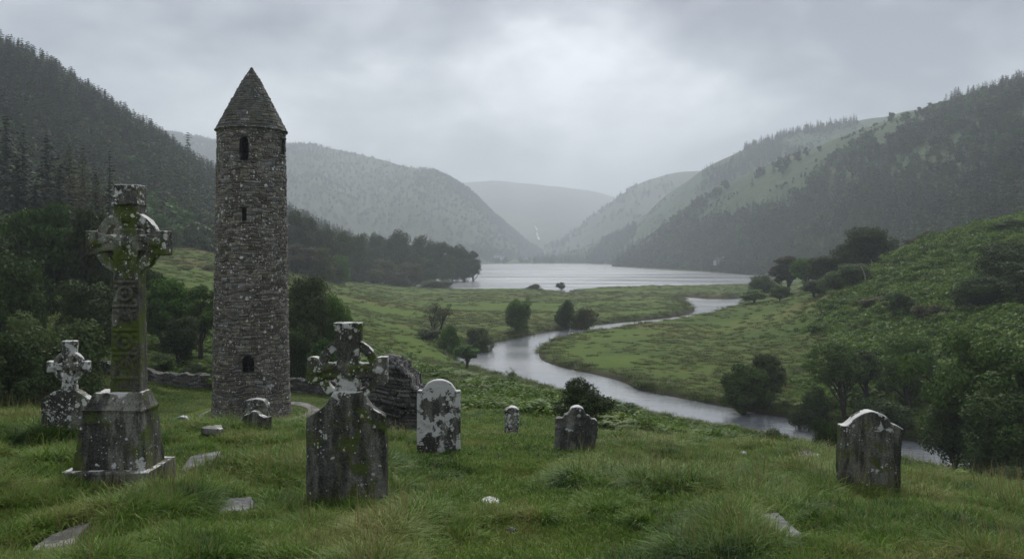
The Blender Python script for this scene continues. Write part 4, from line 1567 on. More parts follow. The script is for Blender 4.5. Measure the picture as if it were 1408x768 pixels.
FLAGS = []
flagstone('pale stepping edge under the plinth of the high cross', [(100, 690), (214, 688), (254, 656), (262, 650), (248, 672), (222, 690), (150, 700)], M['flag'], seed=3, lift=0.02)
flagstone('wet blue-grey flagstone behind the base of the high cross', [(250, 652), (262, 636), (303, 633), (300, 642), (276, 655), (252, 664)], M['flag'], seed=4, lift=0.09)
flagstone('mossy flagstone in the grass between the high cross and large cross headstone', [(298, 713), (302, 698), (320, 692), (346, 692), (352, 704), (335, 712)], M['flag'], seed=5, lift=0.05)
flagstone('dark wet flagstone at the bottom edge below the high cross', [(40, 768), (70, 740), (100, 726), (128, 724), (112, 744), (90, 768)], mat_stone('flag_dark', (0.06, 0.056, 0.05), 51, 0.03, 0.0, 0.15, 0.0), seed=6, lift=0.03)
flagstone('bright white slab lying in the trodden grass path', [(661, 697), (662, 686), (672, 683), (686, 686), (687, 696), (676, 700)], mat_stone('flag_white', (0.42, 0.43, 0.44), 52, 0.2, 0.4, 0.0, 0.2, (0.6, 0.6, 0.6)), seed=7, lift=0.0)
flagstone('long wet flagstone in tussocks below the dark arched headstone', [(1042, 735), (1048, 719), (1070, 719), (1094, 738), (1108, 753), (1086, 758), (1060, 750)], M['flag'], seed=8, lift=0.07)
flagstone('pale slab lying flat in grass between the tiny stone and leaning headstone', [(276, 601), (280, 594), (304, 594), (307, 598), (300, 602)], mat_stone('flag_pale', (0.22, 0.22, 0.21), 53, 0.1, 0.2, 0.1, 0.2), seed=9, lift=0.12)


# ------------------------------------------------------------------ coursed rubble
def courses(total, lo, hi, rg):
    z = [0.0]
    while z[-1] < total:
        z.append(z[-1] + rg.uniform(lo, hi))
    return np.array(z)


def rubble(u, v, total_u, total_v, rg, lo=0.10, hi=0.2, wlo=0.18, whi=0.6, pal=((0.10, 0.095, 0.082), (0.20, 0.19, 0.165)), white=0.05, joint=0.022, wrap=True, wave=0.03):
    """relief and tone of coursed rubble over flat coordinates u (along), v (up)"""
    zs = courses(total_v + 1, lo, hi, rg)
    vv = v + wave * fbm(u * 0.9, v * 1.1, oc=3, seed=17) + wave * 0.5 * fbm(u * 3.1, v * 3.1, oc=2, seed=18) + (wave > 0.1) * 0.16 * (sstep(-0.06, 0.06, fbm(u * 0.75, v * 0.9, oc=2, seed=19)) - 0.5)
    ci = np.clip(np.searchsorted(zs, vv) - 1, 0, len(zs) - 2)
    d = np.minimum(vv - zs[ci], zs[ci + 1] - vv)
    off = np.zeros(len(u)); tone = np.zeros((len(u), 3))
    for c in range(len(zs) - 1):
        m = ci == c
        if not m.any():
            continue
        e_ = courses(total_u + 1, wlo, whi, rg)
        if wrap:
            e_ = e_ * (total_u / e_[-1])
        uu = u[m] + 0.03 * fbm(u[m] * 2, v[m] * 5, oc=2, seed=c)
        si = np.clip(np.searchsorted(e_, uu) - 1, 0, len(e_) - 2)
        d[m] = np.minimum(d[m], np.minimum(uu - e_[si], e_[si + 1] - uu))
        k = rg.random(len(e_)); r_ = rg.normal(0, 1, len(e_)); w_ = rg.random(len(e_)) < white; wm = rg.random(len(e_))
        a, b = np.array(pal[0]), np.array(pal[1])
        t = a + (b - a) * (k[si] ** 1.3)[:, None]
        t = t * (1 + 0.07 * np.stack([wm[si] - 0.5, 0 * wm[si], 0.5 - wm[si]], -1) * 2)
        t[w_[si]] = np.array((0.42, 0.42, 0.40)) * (0.6 + 0.5 * k[si][w_[si]])[:, None]
        tone[m] = t
        off[m] = np.clip(r_[si], -2, 2)
    j = sstep(0, joint, d)
    tone = tone * (0.5 + 0.5 * j)[:, None]
    return j, off, tone


def round_tower():
    base = np.array([*TOWER, -7.95])
    root = empty('round_tower', tuple(base))
    tag(root, 'tall round stone tower with conical slate-stone cap and small windows', 'tower')
    d = TOWER[1]
    k = d / F
    z_top = (HY - 180) * k - base[2]
    z_apx = (HY - 92) * k - base[2]
    rb, rt = 50.6 * k, 44.2 * k
    nth, nz = 600, 640
    th = np.arange(nth) * 2 * np.pi / nth + np.pi
    zz = np.linspace(-0.3, z_top, nz)
    TH, ZZ = np.meshgrid(th, zz, indexing='ij')
    thf, zf_ = TH.ravel(), ZZ.ravel()
    # angle 0 faces the camera; positive towards +x
    face = math.atan2(-TOWER[0], -TOWER[1])

    def rad(z):
        f = np.clip(z / z_top, 0, 1)
        return rb + (rt - rb) * f + 0.10 * np.exp(-np.maximum(z, 0) / 0.35)
    rr = rad(zf_)
    u = (thf - np.pi) * rb
    rg = np.random.default_rng(5)
    j, off, tone = rubble(u, zf_ + 0.3, 2 * np.pi * rb, z_top, rg, 0.06, 0.2, 0.13, 0.58, ((0.115, 0.101, 0.076), (0.37, 0.338, 0.265)), 0.05, 0.03, wave=0.14)
    rr = rr + 0.036 * j + 0.014 * off * j + 0.03 * fbm(u * 0.5, zf_ * 0.5, oc=3, seed=2)
    cam_dir = np.array([-TOWER[0], -TOWER[1]]); cam_dir /= np.linalg.norm(cam_dir)
    side = np.array([-cam_dir[1], cam_dir[0]])
    if side[0] < 0:
        side = -side
    X = rr * (np.cos(thf) * cam_dir[0] + np.sin(thf) * side[0])
    Y = rr * (np.cos(thf) * cam_dir[1] + np.sin(thf) * side[1])
    V = np.stack([X, Y, zf_], -1)
    Fs = grid_faces(nth, nz, wrap=True)
    # windows: (angle, half width m, z bottom, z top, arched)
    cxp = 346.0
    wins = []
    for x_a, x_b, y_t, y_b, arched in ((330, 342, 188, 220.5, 1), (333.5, 339.5, 285.5, 303.5, 0), (333.5, 349, 488.5, 513.5, 1)):
        xm, hw = ((x_a + x_b) / 2 - cxp) * k, (x_b - x_a) / 2 * k
        zb, zt = (HY - y_b) * k - base[2], (HY - y_t) * k - base[2]
        r_ = float(rad(np.array([(zb + zt) / 2]))[0])
        kk = (d - r_) / d            # the front of the tower is nearer than its axis
        xm, hw = xm * kk, hw * kk
        zb = ((HY - y_b) * (d - r_) / F) - base[2]
        zt = ((HY - y_t) * (d - r_) / F) - base[2]
        wins.append((math.asin(xm / r_), hw, zb, zt, arched, r_))
    wins.append((R(64), 0.17, (HY - 214) * k - base[2], (HY - 193) * k - base[2], 1, 1.66))
    fc = V[Fs].mean(1)
    fth = np.arctan2(fc[:, :2] @ side, fc[:, :2] @ cam_dir)
    keep = np.ones(len(Fs), bool)
    for a, hw, zb, zt, arched, r_ in wins:
        du = (((fth - a + np.pi) % (2 * np.pi)) - np.pi) * r_
        z = fc[:, 2]
        ins = (np.abs(du) < hw) & (z > zb) & (z < (zt - hw if arched else zt))
        if arched:
            ins |= (np.hypot(du, z - (zt - hw)) < hw) & (z >= zt - hw)
        keep &= ~ins
    me = raw_mesh('wall', V, Fs[keep])
    vcolor(me, tone)
    obj('wall', me, mat_masonry('tower_wall', 3, 0.17, 0.12, 0.1, 0.45, 0.1), root)
    # window linings run back through the thick wall; lintel and sill stones
    m_l = mat_stone('window_stone', (0.10, 0.096, 0.086), 61, 0.06, 0.0, 0.05, 0.1)
    for a, hw, zb, zt, arched, r_ in wins:
        er = math.cos(a) * cam_dir + math.sin(a) * side
        eu = -math.sin(a) * cam_dir + math.cos(a) * side
        prof = [(-hw, zb), (hw, zb)]
        if arched:
            prof += [(hw * math.cos(R(q)), zt - hw + hw * math.sin(R(q))) for q in range(0, 181, 20)]
        else:
            prof += [(hw, zt), (-hw, zt)]
        n = len(prof)
        Vw, Fw = [], []
        for q, (du, z) in enumerate(prof):
            for r_q in (r_ + 0.015 - (1 - math.cos(du / r_)) * r_, r_ - 0.65):
                pnt = er * r_q + eu * du * 1.02
                Vw.append((pnt[0], pnt[1], z))
        for q in range(n):
            q2 = (q + 1) % n
            Fw.append((2 * q, 2 * q2, 2 * q2 + 1, 2 * q + 1))
        w = obj('window', raw_mesh('window', Vw, Fw), m_l, root)
        for nm, z0_, z1_, ex in (('sill', zb - 0.11, zb - 0.005, 0.1), ('lintel', zt + 0.005, zt + 0.13, 0.12)):
            bm = bmesh.new()
            hw2 = hw + ex
            bm_box(bm, -hw2, hw2, -0.05, 0.25, z0_, z1_)
            o = stone(nm, bm, 0.03, m_l, w, (*(er * (r_ + 0.01)), 0), amp=0.012, chip=0.03, freq=6, seed=int(zb * 7) + 3)
            o.rotation_euler = (0, 0, math.atan2(eu[1], eu[0]))
    # roof: corbelled stone cone with a slightly swept eave and a blunt tip
    ns, nth2 = 200, 400
    s_ = np.linspace(0, 1, ns)
    th2 = np.arange(nth2) * 2 * np.pi / nth2 + np.pi
    H = z_apx - z_top
    r0 = 47.0 * k
    TH, SS = np.meshgrid(th2, s_, indexing='ij')
    thf, sf = TH.ravel(), SS.ravel()
    rp = r0 * (1 - sf) ** 0.93
    rp = np.where(sf > 0.96, r0 * (0.04) ** 0.93 * np.sqrt(np.clip(1 - ((sf - 0.96) / 0.04) ** 2, 0, 1)), rp)
    slope_len = math.hypot(H, r0)
    u, v = thf * r0 * np.maximum(1 - sf, 0.25), sf * slope_len
    j, off, tone = rubble((thf - np.pi) * r0, v, 2 * np.pi * r0, slope_len, np.random.default_rng(8), 0.11, 0.2, 0.25, 0.55, ((0.085, 0.088, 0.07), (0.21, 0.215, 0.175)), 0.02, 0.03)
    # each course oversails the one above it
    fade = np.clip((1 - sf) * 6, 0, 1)
    rp = rp + fade * (0.03 * j + 0.014 * off * j + 0.008 * (1 - (v / 0.155) % 1.0))
    zr = z_top - 0.02 + H * sf
    X = rp * (np.cos(thf) * cam_dir[0] + np.sin(thf) * side[0])
    Y = rp * (np.cos(thf) * cam_dir[1] + np.sin(thf) * side[1])
    me = raw_mesh('roof', np.stack([X, Y, zr], -1), grid_faces(nth2, ns, wrap=True))
    vcolor(me, tone)
    roof = obj('roof', me, mat_masonry('tower_roof', 6, 0.09, 0.0, 0.05, 0.5, 0.5), root)
    # eave: thin projecting string of flat stones
    ne = 200
    Ve, Fe = [], []
    rg = np.random.default_rng(3)
    jit = np.repeat(rg.normal(0, 0.012, ne // 4), 4)
    for i in range(ne):
        t = 2 * np.pi * i / ne
        for r_, z in ((rt - 0.25, z_top - 0.07), (r0 + 0.04 + jit[i], z_top - 0.06 + jit[i] * 0.4), (r0 + 0.05 + jit[i], z_top + 0.0), (rt - 0.25, z_top + 0.03)):
            Ve.append((r_ * (math.cos(t) * cam_dir[0] + math.sin(t) * side[0]), r_ * (math.cos(t) * cam_dir[1] + math.sin(t) * side[1]), z))
    for i in range(ne):
        q = (i + 1) % ne
        for c in range(4):
            c2 = (c + 1) % 4
            Fe.append((4 * i + c, 4 * q + c, 4 * q + c2, 4 * i + c2))
    obj('eave', raw_mesh('eave', Ve, Fe), M['rock'], roof)


round_tower()


def rubble_wall(name, label, line, th, hfun, mat, seed, lo=0.05, hi=0.13, wlo=0.14, whi=0.42, relief=0.05, res=0.035, pal=((0.05, 0.048, 0.042), (0.15, 0.145, 0.13)), white=0.04, cat='wall'):
    """dry stone wall along a ground line; hfun(f) is the height at fraction f"""
    P = np.array(line, float)
    seg = np.r_[0, np.cumsum(np.hypot(*np.diff(P, axis=0).T))]
    Lh = seg[-1]
    nu = int(Lh / res) + 2
    us = np.linspace(0, Lh, nu)
    cx_ = np.interp(us, seg, P[:, 0]); cy_ = np.interp(us, seg, P[:, 1])
    tx, ty = np.gradient(cx_), np.gradient(cy_)
    nn = np.hypot(tx, ty)
    nx, ny = ty / nn, -tx / nn           # towards the viewer
    gzv = ground_z(cx_, cy_)
    H = np.array([hfun(u / Lh) for u in us])
    Hm = H.max()
    nv1, nv2 = int(Hm / res) + 3, int(th / res) + 2
    V, UV = [], []
    for i in range(nu):
        f = np.linspace(0, 1, nv1)
        bt = 0.12                              # batter
        front = [(th / 2 + bt * (1 - q) * 0.5, -0.25 + (H[i] + 0.25) * q) for q in f]
        top = [(th / 2 - th * q, H[i]) for q in np.linspace(0, 1, nv2)[1:-1]]
        back = [(-th / 2 - bt * (1 - q) * 0.5, -0.25 + (H[i] + 0.25) * q) for q in f[::-1]]
        for q, (o_, z) in enumerate(front + top + back):
            V.append((cx_[i] + nx[i] * o_, cy_[i] + ny[i] * o_, gzv[i] + z))
            UV.append((us[i], z if q < nv1 else (H[i] + (q - nv1) * res if q < nv1 + len(top) else z + 3)))
    V, UV = np.array(V), np.array(UV)
    ns = len(V) // nu
    j, off, tone = rubble(UV[:, 0], UV[:, 1] + 0.3, Lh, Hm + 5, np.random.default_rng(seed), lo, hi, wlo, whi, pal, white, 0.02, False)
    me = raw_mesh(name, V, grid_faces(nu, ns))
    no = np.empty(len(V) * 3, np.float32); me.vertices.foreach_get('normal', no); no = no.reshape(-1, 3)
    V = V + no * (relief * (j - 0.6) + relief * 0.45 * off * j)[:, None]
    # closed ends
    caps = []
    for e_ in (0, nu - 1):
        r_ = np.arange(ns) + e_ * ns
        for q in range(ns // 2):
            a, b, c, d_ = r_[q], r_[q + 1], r_[ns - 2 - q], r_[ns - 1 - q]
            if len({a, b, c, d_}) == 4:
                caps.append((a, b, c, d_))
    c0 = V.mean(0)
    c0[2] = gzv.mean()
    me2 = raw_mesh(name, V - c0, np.concatenate([grid_faces(nu, ns), np.array(caps, int)]))
    vcolor(me2, tone)
    bpy.data.meshes.remove(me)
    o = obj(name, me2, mat, None, tuple(c0))
    tag(o, label, cat)
    return o


def wline(P):
    return [((px - CX) / F * d, d) for px, d in P]


m_dry = mat_masonry('dry_stone', 12, 0.10, 0.15, 0.08, 1.0, 0.3)
vn = lambda f, s_, a: float(fbm(np.array([f * s_]), np.array([s_ * 0.37]), oc=3, seed=3)[0]) * a
rubble_wall('dry_stone_wall', 'low mossy dry-stone wall running behind the round tower', wline([(120, 46.5), (225, 46.5), (300, 47), (400, 46.5), (470, 45), (540, 42)]), 0.5,
            lambda f: 0.74 + vn(f, 60, 0.16), m_dry, 4, 0.07, 0.16, 0.2, 0.5, 0.05, 0.05)


def ruin_h(f):
    P = [(0, 1.35), (0.3, 1.5), (0.42, 1.66), (0.47, 1.72), (0.6, 1.70), (0.66, 1.62), (0.76, 1.58), (0.80, 1.42), (0.87, 1.36), (0.90, 1.15), (0.96, 1.1), (1.0, 0.9)]
    h = np.interp(f, [a for a, _ in P], [b for _, b in P])
    h = np.interp(round(f / 0.045) * 0.045, [a for a, _ in P], [b for _, b in P])
    return round((h + vn(round(f / 0.045) * 0.045, 30, 0.16)) / 0.07) * 0.07


d_r = 17.0
rz_ = [((px - CX) / F * dd, dd) for px, dd in ((488, 17.2), (534, 17.0), (584, 16.7))]
_top = (HY - 492) / F * d_r - gz(*rz_[1])
rubble_wall('ruined_wall', 'broken gable of flat dark stones standing behind the large cross headstone', rz_, 0.5,
            lambda f: ruin_h(f) * _top / 1.7, m_dry, 9, 0.04, 0.11, 0.12, 0.4, 0.06, 0.02, ((0.06, 0.058, 0.052), (0.24, 0.235, 0.21)), 0.05, 'ruin')


# worn path round the tower
def ring_path():
    n, m = 160, 10
    V = []
    for i in range(n):
        t = 2 * math.pi * i / n
        c, s_ = math.cos(t), math.sin(t)
        wob = 1 + 0.10 * float(fbm(np.array([c * 2.0]), np.array([s_ * 2.0]), oc=3, seed=8)[0])
        for q in range(m):
            f = q / (m - 1)
            r = 2.55 + 0.25 * c + (f - 0.1) * (0.55 + 0.35 * c) * (0.6 + 7.0 * max(wob - 0.98, 0.0))
            V.append((TOWER[0] + r * c, TOWER[1] + r * s_, 0))
    V = np.array(V)
    V[:, 2] = ground_z(V[:, 0], V[:, 1]) + 0.03
    tag(obj('path', raw_mesh('path', V, grid_faces(n, m, wrap=True), True), M['path']), kind='structure')


ring_path()


# ------------------------------------------------------------------ trees and bushes one can tell apart
P = plant_px
# wood to the left
P('willow', 'broadleaf_tree', 60, 58, 283, 135, 'feathery tree with a wide airy crown left of the high cross head', mat='leaf_dark', var=0)
P('willow', 'broadleaf_tree', 128, 55, 289, 92, 'feathery tree directly behind the ring of the high cross', mat='leaf_dark', var=1)
P('oak', 'broadleaf_tree', 6, 64, 292, 115, 'dark leafy tree at the far left edge beneath the tall pines', mat='leaf_dark', var=0)
P('oak', 'broadleaf_tree', -60, 52, 285, 150, 'dark broad tree cut by the left edge of the view', mat='leaf_dark', var=1)
P('oak', 'broadleaf_tree', 10, 43, 350, 110, 'shadowy broad tree at the left edge above the elder bush', mat='leaf_dark', var=2)
P('oak', 'broadleaf_tree', 130, 46, 385, 95, 'dark low tree between the elder bush and the cross shaft', mat='leaf_dark', var=1)
P('shrub', 'elder_bush', 78, 30, 430, 150, 'leafy elder bush behind the small cross headstone', 'bush', 'leaf_mid', var=0)
P('shrub', 'elder_bush', 5, 26, 458, 120, 'dark bush filling the left edge below the elder bush', 'bush', 'leaf_dark', var=1)
P('willow', 'broadleaf_tree', 232, 60, 384, 78, 'light leafy tree between the high cross and the round tower', var=1)
P('ash', 'broadleaf_tree', 276, 57, 392, 62, 'mid green tree against the left side of the round tower', var=0)
P('willow', 'broadleaf_tree', 203, 66, 372, 70, 'darker tree close to the right side of the cross shaft', mat='leaf_dark', var=0)
P('oak', 'broadleaf_tree', 248, 52, 435, 60, 'low rounded tree over the dry-stone wall left of the tower', mat='leaf_dark', var=0)
P('shrub', 'bush', 222, 48.5, 486, 44, 'small rounded bush at the wall beside the cross pedestal', 'bush', 'leaf_mid', var=2)
P('shrub', 'bush', 268, 49, 500, 50, 'dark scrub leaning on the wall left of the tower', 'bush', 'leaf_dark', var=1)
P('oak', 'broadleaf_tree', 420, 56, 378, 82, 'full bright green tree against the right side of the round tower', var=0)
P('oak', 'broadleaf_tree', 456, 58, 402, 56, 'rounded tree just right of the full tree by the tower', var=2)
P('shrub', 'bush', 405, 49, 446, 56, 'bush at the wall under the full green tree by the tower', 'bush', 'leaf_dark', var=0)
P('shrub', 'bush', 445, 48, 466, 60, 'low bush behind the left arm of the large cross headstone', 'bush', 'leaf_dark', var=1)
P('shrub', 'bush', 238, 115, 392, 34, 'dark bush on the open green slope left of the tower', 'bush', 'leaf_dark', var=2)
P('shrub', 'bush', 255, 150, 372, 22, 'small dark shrub high on the open green slope', 'bush', 'leaf_brown', var=0)
P('shrub', 'bush', 287, 160, 364, 22, 'brown shrub on the green slope touching the tower', 'bush', 'leaf_brown', var=1)
for i, (px, d, top, w, kind, mat, lab) in enumerate((
        (8, 118, 158, 62, 'pine', 'pine_needle', 'tallest dark pine at the left edge of the wood'), (32, 112, 172, 56, 'spruce', 'pine_needle', 'dark pine second from the left edge'),
        (64, 110, 184, 58, 'pine', 'pine_needle', 'broad dark pine above the feathery tree'), (96, 106, 200, 64, 'pine', 'larch', 'golden-brown larch among the dark pines'),
        (114, 120, 198, 50, 'spruce', 'larch', 'olive spruce behind the golden larch'), (151, 112, 206, 46, 'spruce', 'pine_needle', 'pointed dark spruce left of the high cross top'),
        (82, 98, 226, 66, 'pine', 'pine_needle', 'low dark pine below the broad pine'), (-22, 110, 165, 80, 'pine', 'pine_needle', 'dark pine cut by the left edge'),
        (132, 100, 232, 60, 'pine', 'larch', 'rusty green pine just left of the high cross head'), (25, 100, 215, 70, 'pine', 'pine_needle', 'shaded pine in front of the tallest pines'),
        (50, 96, 250, 70, 'pine', 'pine_needle', 'lowest dark pine over the feathery tree'))):
    P(kind, 'pine_tree' if kind == 'pine' else 'spruce_tree', px, d, top, w * 1.3, lab, 'conifer', mat, var=i)
# foot of the wooded hill, right of the tower and out along the headland
for i, (px, d, top, w, mat, lab) in enumerate((
        (404, 255, 290, 50, 'leaf_dark', 'tall tree at the foot of the wooded hill touching the tower'), (427, 262, 299, 42, 'leaf_dark', 'second tall tree right of the tower at the hill foot'),
        (449, 275, 311, 38, 'leaf_dark', 'third tree stepping down from the tower at the hill foot'), (471, 300, 316, 36, 'leaf_dark', 'hazy tree midway between the tower and headland'),
        (492, 340, 321, 32, 'leaf_dark', 'hazy narrow tree left of the tall headland oak'), (515, 385, 320, 30, 'leaf_dark', 'pale hazy tree behind the headland oak'),
        (409, 222, 336, 52, 'leaf_brown', 'olive tree low on the hill foot beside the tower'), (440, 228, 341, 46, 'leaf_brown', 'brown-green tree at the top of the sloping field'),
        (466, 245, 350, 38, 'leaf_mid', 'small round tree at the edge of the sloping field'), (452, 238, 358, 34, 'leaf_dark', 'low dark tree along the field edge'),
        (498, 345, 342, 34, 'leaf_dark', 'round isolated tree at the start of the headland'), (547, 395, 316, 48, 'leaf_dark', 'tallest domed oak on the headland'),
        (524, 415, 325, 38, 'leaf_dark', 'oak on the left flank of the tallest headland oak'), (576, 405, 324, 38, 'leaf_dark', 'oak on the right flank of the tallest headland oak'),
        (592, 412, 330, 32, 'leaf_dark', 'fourth oak from the tip end of the headland wood'), (607, 415, 332, 32, 'leaf_dark', 'third tall oak towards the headland tip'),
        (622, 420, 336, 30, 'leaf_dark', 'second tall oak towards the headland tip'), (637, 424, 340, 30, 'leaf_dark', 'tall oak next to the last at the headland tip'),
        (651, 428, 345, 26, 'leaf_dark', 'last oak on the headland tip over the lake'), (531, 352, 356, 46, 'leaf_brown', 'rounded brown-green tree in front of the headland'),
        (562, 350, 361, 52, 'leaf_brown', 'broad low tree below the tallest headland oak'), (512, 340, 369, 40, 'leaf_brown', 'low scrub tree where the headland meets the field'),
        (590, 385, 354, 38, 'leaf_dark', 'dark tree at the waterline of the headland'), (614, 405, 350, 34, 'leaf_dark', 'waterline tree in the middle of the headland'),
        (640, 418, 354, 28, 'leaf_dark', 'waterline tree close to the headland tip'), (548, 335, 374, 36, 'leaf_brown', 'low bush-like tree by the inlet of the lake'))):
    P('oak' if i % 3 else 'ash', 'broadleaf_tree', px, d, top, w, lab, 'tree', mat, var=i, sink=2.2)
# meadow and river banks
P('shrub', 'bush', 600, 332, 384, 54, 'long low bush on the lake shore at the inlet', 'bush', 'leaf_dark', var=0)
P('shrub', 'bush', 735, 318, 390, 28, 'round bush on the near lake shore', 'bush', 'leaf_brown', var=1)
P('ash', 'small_tree', 772, 322, 388, 15, 'tiny lone tree on a spit in the lake', 'tree', 'leaf_dark', var=0)
P('bare', 'bare_shrub', 601, 128, 408, 58, 'thin-leaved straggling shrub in the meadow above the river bend', 'shrub', 'leaf_brown', var=0)
P('shrub', 'bush', 712, 138, 410, 40, 'dark dense bush on the far river bank', 'bush', 'leaf_mid', var=0)
P('shrub', 'bush', 778, 150, 412, 36, 'brownish bush upstream of the dark bush on the far bank', 'bush', 'leaf_dark', var=1)
P('shrub', 'bush', 803, 152, 423, 34, 'low brown bush trailing right along the far river bank', 'bush', 'leaf_brown', var=2)
P('shrub', 'bush', 618, 108, 446, 44, 'bank scrub at the outer river bend', 'bush', 'leaf_mid', var=1)
P('shrub', 'bush', 592, 112, 452, 40, 'bank scrub under the straggling shrub', 'bush', 'leaf_dark', var=0)
P('shrub', 'bush', 660, 116, 450, 40, 'low scrub along the far bank left of the dark bush', 'bush', 'leaf_mid', var=2)
P('ash', 'small_tree', 641, 90, 473, 40, 'small round tree leaning over the near river bank', 'tree', 'leaf_mid', var=1)
P('bare', 'bare_shrub', 704, 74, 504, 24, 'small wispy shrub on the near bank left of centre', 'shrub', 'leaf_light', var=0)
P('shrub', 'hawthorn_bush', 800, 24, 520, 92, 'large leafy bush directly behind the three-lobed headstone', 'bush', 'leaf_dark', var=1)
P('shrub', 'bush', 845, 27, 556, 70, 'low bush spreading right of the large leafy bush', 'bush', 'leaf_dark', var=0)
P('shrub', 'bush', 1062, 40, 590, 44, 'small bush at the river edge above the white boulder', 'bush', 'leaf_mid', var=2)
P('shrub', 'bush', 1142, 34, 576, 46, 'bush against the left side of the dark arched headstone', 'bush', 'leaf_dark', var=0)
P('willow', 'willow_tree', 1022, 70, 500, 74, 'dense rounded willow on the far bank left of the bank trees', 'tree', 'leaf_mid', var=0)
P('willow', 'willow_tree', 1052, 72, 486, 64, 'lighter willow rising behind the rounded willow', 'tree', 'leaf_light', var=1)
P('open', 'bank_tree', 1150, 66, 468, 86, 'open bank tree with bare forked trunks above the river', 'tree', 'leaf_mid', var=0)
P('ash', 'bank_tree', 1188, 68, 480, 60, 'dark tree beside the forked trunks on the bank', 'tree', 'leaf_dark', var=1)
P('oak', 'bank_tree', 1250, 67, 460, 88, 'broad full tree on the bank left of the big alder', 'tree', 'leaf_mid', var=0)
P('shrub', 'bush', 1120, 64, 530, 60, 'dark bank bush under the forked bank tree', 'bush', 'leaf_dark', var=1)
P('shrub', 'bush', 1215, 62, 548, 90, 'shaded bank bush under the broad full tree', 'bush', 'leaf_dark', var=0)
P('open', 'alder_tree', 1345, 46, 452, 150, 'big spreading alder hanging over the river at the right', 'tree', 'leaf_mid', var=1)
P('oak', 'alder_tree', 1412, 42, 470, 150, 'dark alder cut by the right edge of the view', 'tree', 'leaf_mid', var=1)
P('oak', 'alder_tree', 1318, 47, 540, 110, 'low dark alder boughs dipping to the river', 'tree', 'leaf_dark', var=2)
P('oak', 'alder_tree', 1385, 40, 540, 130, 'lowest dark tree by the water at the right edge', 'tree', 'leaf_dark', var=0)
P('shrub', 'bush', 1398, 24, 640, 60, 'leafy bush on the near slope at the right edge', 'bush', 'leaf_mid', var=0)
# round the bracken knoll
for i, (kind, px, d, top, w, mat, lab) in enumerate((
        ('oak', 1198, 150, 311, 74, 'leaf_dark', 'tallest dark tree at the left end of the bracken knoll'), ('oak', 1164, 158, 332, 56, 'leaf_dark', 'dark tree left of the tallest knoll tree'),
        ('oak', 1132, 160, 352, 50, 'leaf_dark', 'rounded tree halfway down the knoll row'), ('ash', 1106, 178, 354, 44, 'leaf_mid', 'upright tree between the lake and knoll'),
        ('ash', 1082, 190, 352, 50, 'leaf_brown', 'brownish tree by the lake end of the knoll row'), ('oak', 1048, 205, 378, 44, 'leaf_dark', 'dark low tree at the end of the upper river'),
        ('willow', 1072, 165, 392, 32, 'leaf_light', 'small bright yellow-green tree beside the upper river'), ('oak', 1036, 175, 398, 40, 'leaf_mid', 'low green tree at the upper river mouth'),
        ('oak', 1150, 140, 372, 50, 'leaf_mid', 'bright green tree under the knoll row'), ('oak', 1178, 132, 362, 56, 'leaf_mid', 'leafy tree beside the bleached dead trunk'),
        ('oak', 1120, 150, 385, 40, 'leaf_dark', 'low dark tree left of the bleached trunk'),
        ('oak', 1388, 92, 332, 100, 'leaf_dark', 'tall shadowy tree on the knoll at the right edge'), ('oak', 1345, 88, 380, 76, 'leaf_dark', 'dark tree on the face of the knoll'),
        ('oak', 1420, 84, 360, 90, 'leaf_dark', 'dark tree on the knoll cut by the right edge'))):
    P(kind, 'broadleaf_tree', px, d, top, w, lab, 'tree', mat, var=i)
for i, (px, d, top, w, mat, lab) in enumerate((
        (1280, 92, 418, 56, 'leaf_brown', 'reddish-brown bush at the foot of the knoll'), (1240, 100, 402, 50, 'leaf_dark', 'dark bush on the knoll right of the dead trunk'),
        (1205, 112, 408, 46, 'leaf_brown', 'brown bush under the dead trunk'), (1318, 88, 440, 30, 'leaf_light', 'small pale bush right of the reddish-brown bush'),
        (1390, 124, 302, 60, 'leaf_dark', 'dark scrub along the crest of the knoll'), (1305, 112, 392, 50, 'leaf_dark', 'round bush halfway up the bracken knoll'),
        (1330, 78, 470, 60, 'leaf_mid', 'green bush below the knoll above the alder'), (1275, 150, 318, 50, 'leaf_brown', 'grey-green bush behind the crest of the knoll'))):
    P('shrub', 'bush', px, d, top, w, lab, 'bush', mat, var=i)


def dead_tree():
    x, y, z = at(1187, 128)
    k = 128 / F
    e_ = empty('dead_tree', (x, y, z))
    tag(e_, 'bleached leafless dead tree trunk leaning among bushes below the knoll', 'dead tree')
    rg = np.random.default_rng(4)
    zt = lambda py: (HY - py) * k - z
    a = limb((0, 0, -0.3), (0.25, 0, zt(392)), 0.30, 0.16, rg, 0.05, 4)[0] + limb((0.25, 0, zt(392)), (-0.35, 0.2, zt(365)), 0.16, 0.04, rg, 0.08, 4)[0]
    V, Fs = tubes(a)
    obj('trunk', raw_mesh('trunk', V, Fs, True), M['deadwood'], e_)
    for p1 in ((-0.95, 0, zt(412)), (2.2, 0.1, zt(408)), (1.1, 0.2, zt(380))):
        V, Fs = tubes(limb((0.2, 0, zt(396)), p1, 0.15, 0.04, rg, 0.08, 4)[0])
        obj('branch', raw_mesh('branch', V, Fs, True), M['deadwood'], e_)


dead_tree()

# ------------------------------------------------------------------ woods on the hills
FARC = []
for p_ in FAR_C:
    m_ = one_mesh(p_, 'conifer'); m_.materials[1] = M['far_needle' if len(FARC) % 2 else 'far_dark']; FARC.append(m_)
FARB = []
for p_ in FAR_B:
    m_ = one_mesh(p_, 'broadleaf'); m_.materials[1] = M['far_dark' if len(FARB) < 1 else 'far_mid']; FARB.append(m_)
m_ = one_mesh(FAR_B[0], 'broadleaf'); m_.materials[1] = M['far_brown']; FARB.append(m_)
WOOD = proto_coll('wood', FARC + FARB)          # 0-3 conifers, 4-7 broadleaves
NPICK = len(FARC)


